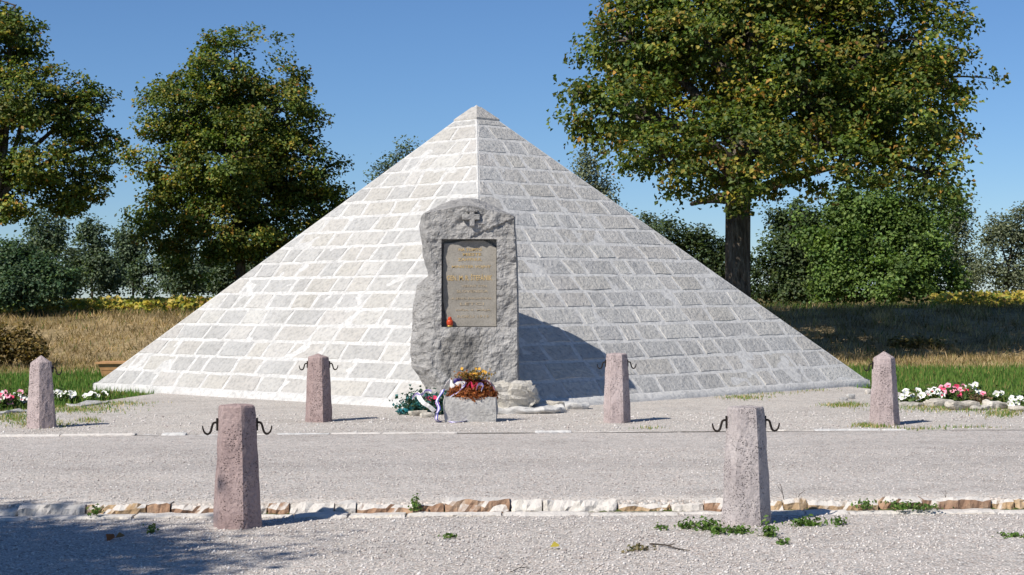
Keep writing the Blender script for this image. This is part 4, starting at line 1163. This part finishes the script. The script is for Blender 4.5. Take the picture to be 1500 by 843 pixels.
# rust-brown dried mound in the trough
t = empty('dried_flower_mound', (tp.x, tp.y + 0.17, tz - 0.03)); tag(t, 'mound of rust-brown withered chrysanthemums filling the stone trough', 'flowers')
r = np.random.default_rng(801); n = 4200
u = r.normal(size=(n, 3)); u /= np.linalg.norm(u, axis=1, keepdims=True); u[:, 2] = np.abs(u[:, 2])
rad_ = r.uniform(0.75, 1.0, n)[:, None]
q = u * rad_ * np.array([tw * 1.0, 0.20, 0.25]) + r.normal(size=(n, 3)) * 0.012
q[:, 0] += 0.02
c = pal(n, [(0.30, 0.085, 0.02), (0.38, 0.13, 0.035), (0.17, 0.045, 0.018), (0.45, 0.19, 0.06)], [4, 3, 3, 1.2], 802, 0.3)
V, F_, C = leaves(q, u + r.normal(size=(n, 3)) * 0.5, 0.028, c, seed=803)
link('withered_blooms', np_mesh('withered_blooms', V, F_, 3, C), M['leaf'], t)
rough_block('leaf_core', (0.02, 0.02, 0.03), (tw * 0.62, 0.10, 0.09), M['soil'], 14, 0.01, 4, t, -0.3)
def ribbon(name, label, pts, width, mats, seed, wdir=(0, 0, 1), cat='ribbon', parent=None):
    """ribbon of stripes: pts are centre points, stripes lie side by side across wdir"""
    pts = [Vector(p_) for p_ in pts]; sm = []
    for i in range(len(pts) - 1):
        p0, p1, p2, p3 = (pts[max(0, min(len(pts) - 1, i + d))] for d in (-1, 0, 1, 2))
        for f in np.linspace(0, 1, 7)[:-1]:
            sm.append(0.5 * ((2 * p1) + (p2 - p0) * f + (2 * p0 - 5 * p1 + 4 * p2 - p3) * f * f + (3 * p1 - p0 - 3 * p2 + p3) * f ** 3))
    sm.append(pts[-1]); wd = Vector(wdir).normalized()
    t = empty(name, sm[0]); tag(t, label, cat); O_ = sm[0]
    ns = len(mats)
    for s, mt in enumerate(mats):
        V, F_ = [], []
        for i, p_ in enumerate(sm):
            tg = (sm[min(i + 1, len(sm) - 1)] - sm[max(0, i - 1)]).normalized()
            nn = tg.cross(wd); nn = nn.normalized() if nn.length > 1e-3 else Vector((0, -1, 0))
            rip = nn * 0.008 * nz(i * 0.35 + seed, s * 0.3, 0, 2)
            a = p_ + wd * width * (s / ns - 0.5) + rip; b2 = p_ + wd * width * ((s + 1) / ns - 0.5) + rip
            V += [a - O_ + nn * 0.0015, b2 - O_ + nn * 0.0015, b2 - O_ - nn * 0.0015, a - O_ - nn * 0.0015]
        for i in range(len(sm) - 1):
            for k_ in range(4):
                k2 = (k_ + 1) % 4; F_.append((i * 4 + k_, i * 4 + k2, (i + 1) * 4 + k2, (i + 1) * 4 + k_))
        F_ += [(0, 1, 2, 3), tuple(len(sm) * 4 - 4 + k_ for k_ in (3, 2, 1, 0))]
        link('stripe', mesh('stripe', V, F_), M[mt], t)
yT = tp.y
def T(px, py, dy=0.0): return P(px, py, yT + dy)
def MD(px, py, out_=0.012):           # point on the mound surface seen at this pixel
    o_ = Vector((tp.x + 0.02, tp.y + 0.17, tz - 0.03)); a = Vector((tw * 1.0, 0.20, 0.25)); c0 = Vector((0, 0, CAM_H)); d = ray(px, py)
    e = Vector(((c0.x - o_.x) / a.x, (c0.y - o_.y) / a.y, (c0.z - o_.z) / a.z)); f_ = Vector((d.x / a.x, d.y / a.y, d.z / a.z))
    A_, B_, C_ = f_.dot(f_), 2 * e.dot(f_), e.dot(e) - 1
    disc = max(0.0, B_ * B_ - 4 * A_ * C_)
    return c0 + d * ((-B_ - math.sqrt(disc)) / (2 * A_) - out_)
ribbon('memorial_ribbon', 'blue and white ribbon laid over the crest of the withered mound', [MD(664, 560), MD(672, 556), MD(684, 555), MD(696, 555), MD(706, 557)], 0.06, ['rib_b', 'rib_b', 'rib_v'], 1, (0, -0.3, 0.9))
ribbon('memorial_ribbon', 'pale silk ribbon tail falling aslant over the withered mound', [MD(682, 562), MD(678, 568), MD(671, 575), MD(662, 580), MD(656, 585)], 0.05, ['rib_w', 'rib_v'], 2, (0.6, -0.2, 0.6))
ribbon('memorial_ribbon', 'lilac and white ribbon hanging down beside the trough and over the ground', [T(649, 571, 0.05), T(645, 579, -0.02), T(640, 588, -0.05), T(643, 598, -0.06), T(640, 607, -0.07), (G(645, 612, PZ).x, yT - 0.04, PZ + 0.03), tuple(G(655, 617, PZ + 0.015)), tuple(G(668, 619, PZ + 0.012)), tuple(G(686, 616, PZ + 0.02))], 0.05, ['rib_v', 'rib_w', 'rib_b'], 3, (0.75, -0.6, 0.25))
ribbon('memorial_ribbon', 'crumpled white ribbon bow at the flank of the withered mound', [MD(649, 572), MD(652, 564), MD(659, 558), MD(662, 566), MD(669, 563), MD(680, 562), MD(676, 568)], 0.07, ['rib_w', 'rib_w'], 4, (0.3, -0.4, 0.8))
ribbon('memorial_ribbon', 'red ribbon bow in the middle of the withered mound', [MD(684, 567), MD(689, 561), MD(693, 568), MD(699, 562), MD(697, 571)], 0.05, ['rib_r', 'pr'], 5, (0.2, -0.5, 0.8))
ribbon('memorial_ribbon', 'silvery ribbon knot next to the red bow', [MD(698, 570), MD(702, 563), MD(708, 566), MD(705, 572)], 0.045, ['rib_w', 'rib_v'], 9, (0.2, -0.5, 0.8))
ribbon('memorial_ribbon', 'pink ribbon draped down the stele side of the mound', [MD(704, 556), MD(712, 557), MD(719, 562), MD(725, 570)], 0.05, ['pp', 'rib_w'], 6, (0.2, -0.4, 0.8))
def bouquet(name, label, c, rx, rz_, cols, w8, n, size, seed, dy=0.12):
    t = empty(name, (c.x, c.y, c.z)); tag(t, label, 'bouquet')
    r = np.random.default_rng(seed)
    q = r.normal(size=(n, 3)) * np.array([rx * 0.42, dy * 0.5, rz_ * 0.36]) + np.array([0, 0, rz_ * 0.55]); q[:, 2] = np.abs(q[:, 2])
    V, F_, C = leaves(q, r.normal(size=(n, 3)) * 0.8 + np.array([0, -0.6, 0.6]), size, pal(n, cols, w8, seed), seed=seed)
    link('leaves', np_mesh('leaves', V, F_, 3, C), M['leaf'], t)
    return t
g = T(692, 556, 0.10)
t = bouquet('flower_bouquet', 'small bunch of yellow and orange flowers on top of the withered mound', Vector((g.x, g.y, g.z)), 0.24, 0.09, [(0.12, 0.11, 0.03), (0.30, 0.20, 0.05), (0.50, 0.27, 0.04), (0.30, 0.10, 0.03)], [3, 2, 2, 2], 420, 0.032, 811, 0.12)
rr = random.Random(5)
for i in range(7):
    V, F_, mi = petal_disc(0.019)
    me = mesh('blossom', V, F_); me.materials.append(M['py']); me.materials.append(M['pr' if i % 3 == 0 else 'py'])
    o = link('blossom', me, None, t, (rr.uniform(-.17, .17), rr.uniform(-.10, .02), 0.06 + rr.uniform(0, 0.09)))
    o.rotation_euler = Vector((rr.uniform(-.5, .5), -1, rr.uniform(.2, 1))).to_track_quat('Z', 'Y').to_euler()
def lump(name, parent, loc, r_, mat, seed):
    bm = bmesh.new(); bmesh.ops.create_icosphere(bm, subdivisions=3, radius=1.0)
    for v in bm.verts:
        q = v.co; f = 1 + 0.45 * nz(q.x * 2.2 + seed, q.y * 2.2, q.z * 2.2, 3)
        v.co = (q.x * r_[0] * f, q.y * r_[1] * f, q.z * r_[2] * f)
    me = bpy.data.meshes.new(name); bm.to_mesh(me); bm.free()
    return link(name, me, mat, parent, loc)
g = G(624, 607, PZ)
t = bouquet('wreath', 'flattened dark green and teal wreath with white ribbon beside the trough', g, 0.36, 0.22, [(0.02, 0.06, 0.03), (0.03, 0.12, 0.10), (0.05, 0.20, 0.22), (0.10, 0.16, 0.08), (0.30, 0.36, 0.33)], [4, 2.5, 2, 1, 1], 2000, 0.05, 821, 0.18)
lump('wrapping', t, (-0.13, -0.06, 0.10), (0.085, 0.06, 0.075), M['wrap'], 3)
lump('wrapping', t, (-0.26, -0.02, 0.05), (0.12, 0.07, 0.035), M['wrap'], 6)
lump('wrapping', t, (0.02, -0.05, 0.06), (0.10, 0.06, 0.06), M['wrap'], 9)
lump('leaf_core', t, (-0.05, 0.03, 0.07), (0.22, 0.06, 0.08), plain('dark_wreath_green', (0.02, 0.05, 0.025), 0.8), 12)
for i in range(9):
    V, F_, mi = petal_disc(0.035)
    me = mesh('blossom', V, F_); me.materials.append(M[('pr', 'pp', 'pw')[i % 3]]); me.materials.append(M['pr'])
    o = link('blossom', me, None, t, (0.06 + rr.uniform(-.07, .12), -0.10 + rr.uniform(-.04, .04), 0.13 + rr.uniform(-.05, .1)))
    o.rotation_euler = Vector((rr.uniform(-.5, .5), -1, rr.uniform(.2, 1))).to_track_quat('Z', 'Y').to_euler()
ribbon('memorial_ribbon', 'white ribbon wound across the teal wreath', [T(612, 577, 0.05), T(615, 584, -0.10), T(621, 591, -0.13), T(629, 596, -0.13), T(637, 603, -0.10)], 0.06, ['rib_w', 'rib_w'], 7, (0.7, -0.4, 0.6))
ribbon('memorial_ribbon', 'crumpled pale ribbon end above the teal wreath', [T(604, 584, 0.0), T(610, 578, -0.03), T(617, 580, -0.04), T(624, 573, 0.0), T(632, 575, -0.02)], 0.05, ['rib_w', 'rib_v'], 8, (0.1, -0.5, 0.8))
for i, (px, py, w, h, lb) in enumerate(((612, 610, 22, 9, 'small pale rock under the teal wreath'), (626, 612, 18, 8, 'small flat pale rock between the wreath and the trough'))):
    rock(px, py, w, h, 0.05, lb, 60.0 + i)

# ------------------------------------------------------------------ weeds, twigs, fallen leaves
def weed(px, py, z, wpx, hpx, n, label, seed, group='weeds along the kerb', cols=None, size=0.035):
    g = G(px, py, z); k = g.y / F_PX
    t = empty('weed', g); tag(t, label, 'weed', group)
    r = np.random.default_rng(seed)
    q = r.normal(size=(n, 3)) * np.array([wpx * k * 0.28, 0.05, hpx * k * 0.30]) + np.array([0, 0, hpx * k * 0.35]); q[:, 2] = np.abs(q[:, 2])
    V, F_, C = leaves(q, r.normal(size=(n, 3)) * 0.7 + np.array([0, -0.2, 0.8]), size, pal(n, cols or [(0.07, 0.14, 0.025), (0.11, 0.20, 0.035), (0.16, 0.22, 0.06)], [3, 3, 1], seed), aspect=0.5, seed=seed)
    link('leaves', np_mesh('leaves', V, F_, 3, C), M['leaf'], t)
    mb = MB(); rr = random.Random(seed)
    for i in range(0, n, max(1, n // 14)):
        mb.tube([(q[i, 0] * 0.2, q[i, 1] * 0.2, 0), (q[i, 0] * 0.7, q[i, 1] * 0.7, q[i, 2] * 0.6), tuple(q[i])], 0.0016, 4, cap=False)
    mb.build('stem', M['bark'], t)
for i, (px, py, w, h, n, lb) in enumerate(((1005, 774, 26, 10, 60, 'sparse low weed a step away from the pale grey bollard'), (1035, 776, 40, 16, 150, 'leafy green weed clump before the pale grey bollard'), (1050, 782, 26, 12, 80, 'low weed at the foot of the pale grey bollard'), (1080, 781, 46, 10, 110, 'flat weed patch under the front of the pale grey bollard'), (1127, 786, 20, 22, 110, 'upright weed at the shaded corner of the pale grey bollard'), (1147, 797, 14, 8, 36, 'tiny weed on open gravel past the pale grey bollard'), (1180, 770, 46, 14, 150, 'green weed clump in the pale grey bollard shadow'), (1228, 769, 18, 14, 46, 'small weed standing past the bollard shadow'), (968, 776, 18, 8, 36, 'tiny weed on gravel before the kerb'), (658, 787, 22, 6, 28, 'flat tiny weed in the middle of the forecourt'), (935, 805, 40, 5, 40, 'withered flat weed lying on forecourt gravel'), (222, 781, 18, 12, 36, 'lone weed at the edge of the tree shadow'), (140, 754, 16, 14, 50, 'weed growing out of the kerb near the tree shadow'), (609, 748, 14, 22, 70, 'bright weed growing in a kerb joint'), (1268, 745, 22, 14, 70, 'weed tuft at the kerb beside ochre stones'), (1320, 746, 40, 12, 100, 'spreading weed over the kerb stones'), (1352, 747, 40, 9, 80, 'low weed trailing along the kerb stones'), (1484, 787, 34, 5, 50, 'flat weed by itself on the forecourt gravel'))):
    col_ = [(0.16, 0.15, 0.06), (0.2, 0.16, 0.08)] + [(0.09, 0.13, 0.03)] if n == 40 else None
    weed(px, py, 0.0 if py > 760 else 0.03, w, h, n, lb, 900 + i, cols=col_)
def twig(pts, rad_, label, z=0.0):
    q = [G(x, y, z + 0.008) for x, y in pts]; mb = MB()
    mb.tube([p_ - q[0] + Vector((0, 0, 0.006 * (i % 2))) for i, p_ in enumerate(q)], [rad_ * (1 - 0.5 * i / len(q)) for i in range(len(q))], 5)
    d = (q[-1] - q[0]); mb.tube([(q[1] - q[0]), (q[1] - q[0]) + d * 0.25 + Vector((0, 0.04, 0.02))], rad_ * 0.5, 4)
    tag(mb.build('twig', M['bark'], None, q[0]), label, 'twig')
twig([(952, 797), (975, 800), (992, 804), (1010, 808)], 0.006, 'straight dry twig lying on the forecourt gravel')
twig([(748, 838), (762, 833), (775, 831)], 0.003, 'short thin twig lying on open forecourt gravel')
for (px, pts) in ((1152, [(1150, 740, 0), (1144, 712, 0), (1141, 706, 0)]), (1165, [(1162, 742, 0), (1172, 724, 0), (1180, 718, 0)]), (1385, [(1384, 738, 0), (1386, 722, 0), (1383, 716, 0)])):
    Yk = kerb_y(0) + 0.1
    q = [P(x, y, Yk) for x, y, _ in pts]; mb = MB(); q[0].z = min(q[0].z, 0.06)
    mb.tube([p_ - q[0] for p_ in q], [0.0035, 0.0025, 0.0012], 5)
    mb.tube([(q[1] - q[0]) * 0.6, (q[1] - q[0]) * 0.9 + Vector((-0.03, 0, 0.02))], 0.0016, 4)
    tag(mb.build('dry_stalk', M['bark'], None, q[0]), {1152: 'bent dry stalk rising behind the pale grey bollard', 1165: 'forked dry stalk leaning over the kerb by the pale grey bollard', 1385: 'single dry stalk in the weedy stretch of the kerb'}[px], 'stalk')
def fallen(px, py, col, label, s=0.03):
    g = G(px, py, 0.012)
    V, F_, C = leaves(np.zeros((1, 3)), np.array([[0.2, -0.5, 0.8]]), s * 2, np.array([col]), seed=int(px))
    tag(link('fallen_leaf', np_mesh('fallen_leaf', V, F_, 3, C), M['leaf'], None, g + Vector((0, 0, 0.008))), label, 'leaf')
fallen(813, 802, (0.55, 0.45, 0.08), 'single yellow leaf fallen on the forecourt gravel')
fallen(162, 790, (0.28, 0.11, 0.04), 'curled rusty leaf fallen inside the tree shadow', 0.04)
fallen(176, 788, (0.25, 0.15, 0.07), 'brown dry leaf beside the curled rusty leaf', 0.03)
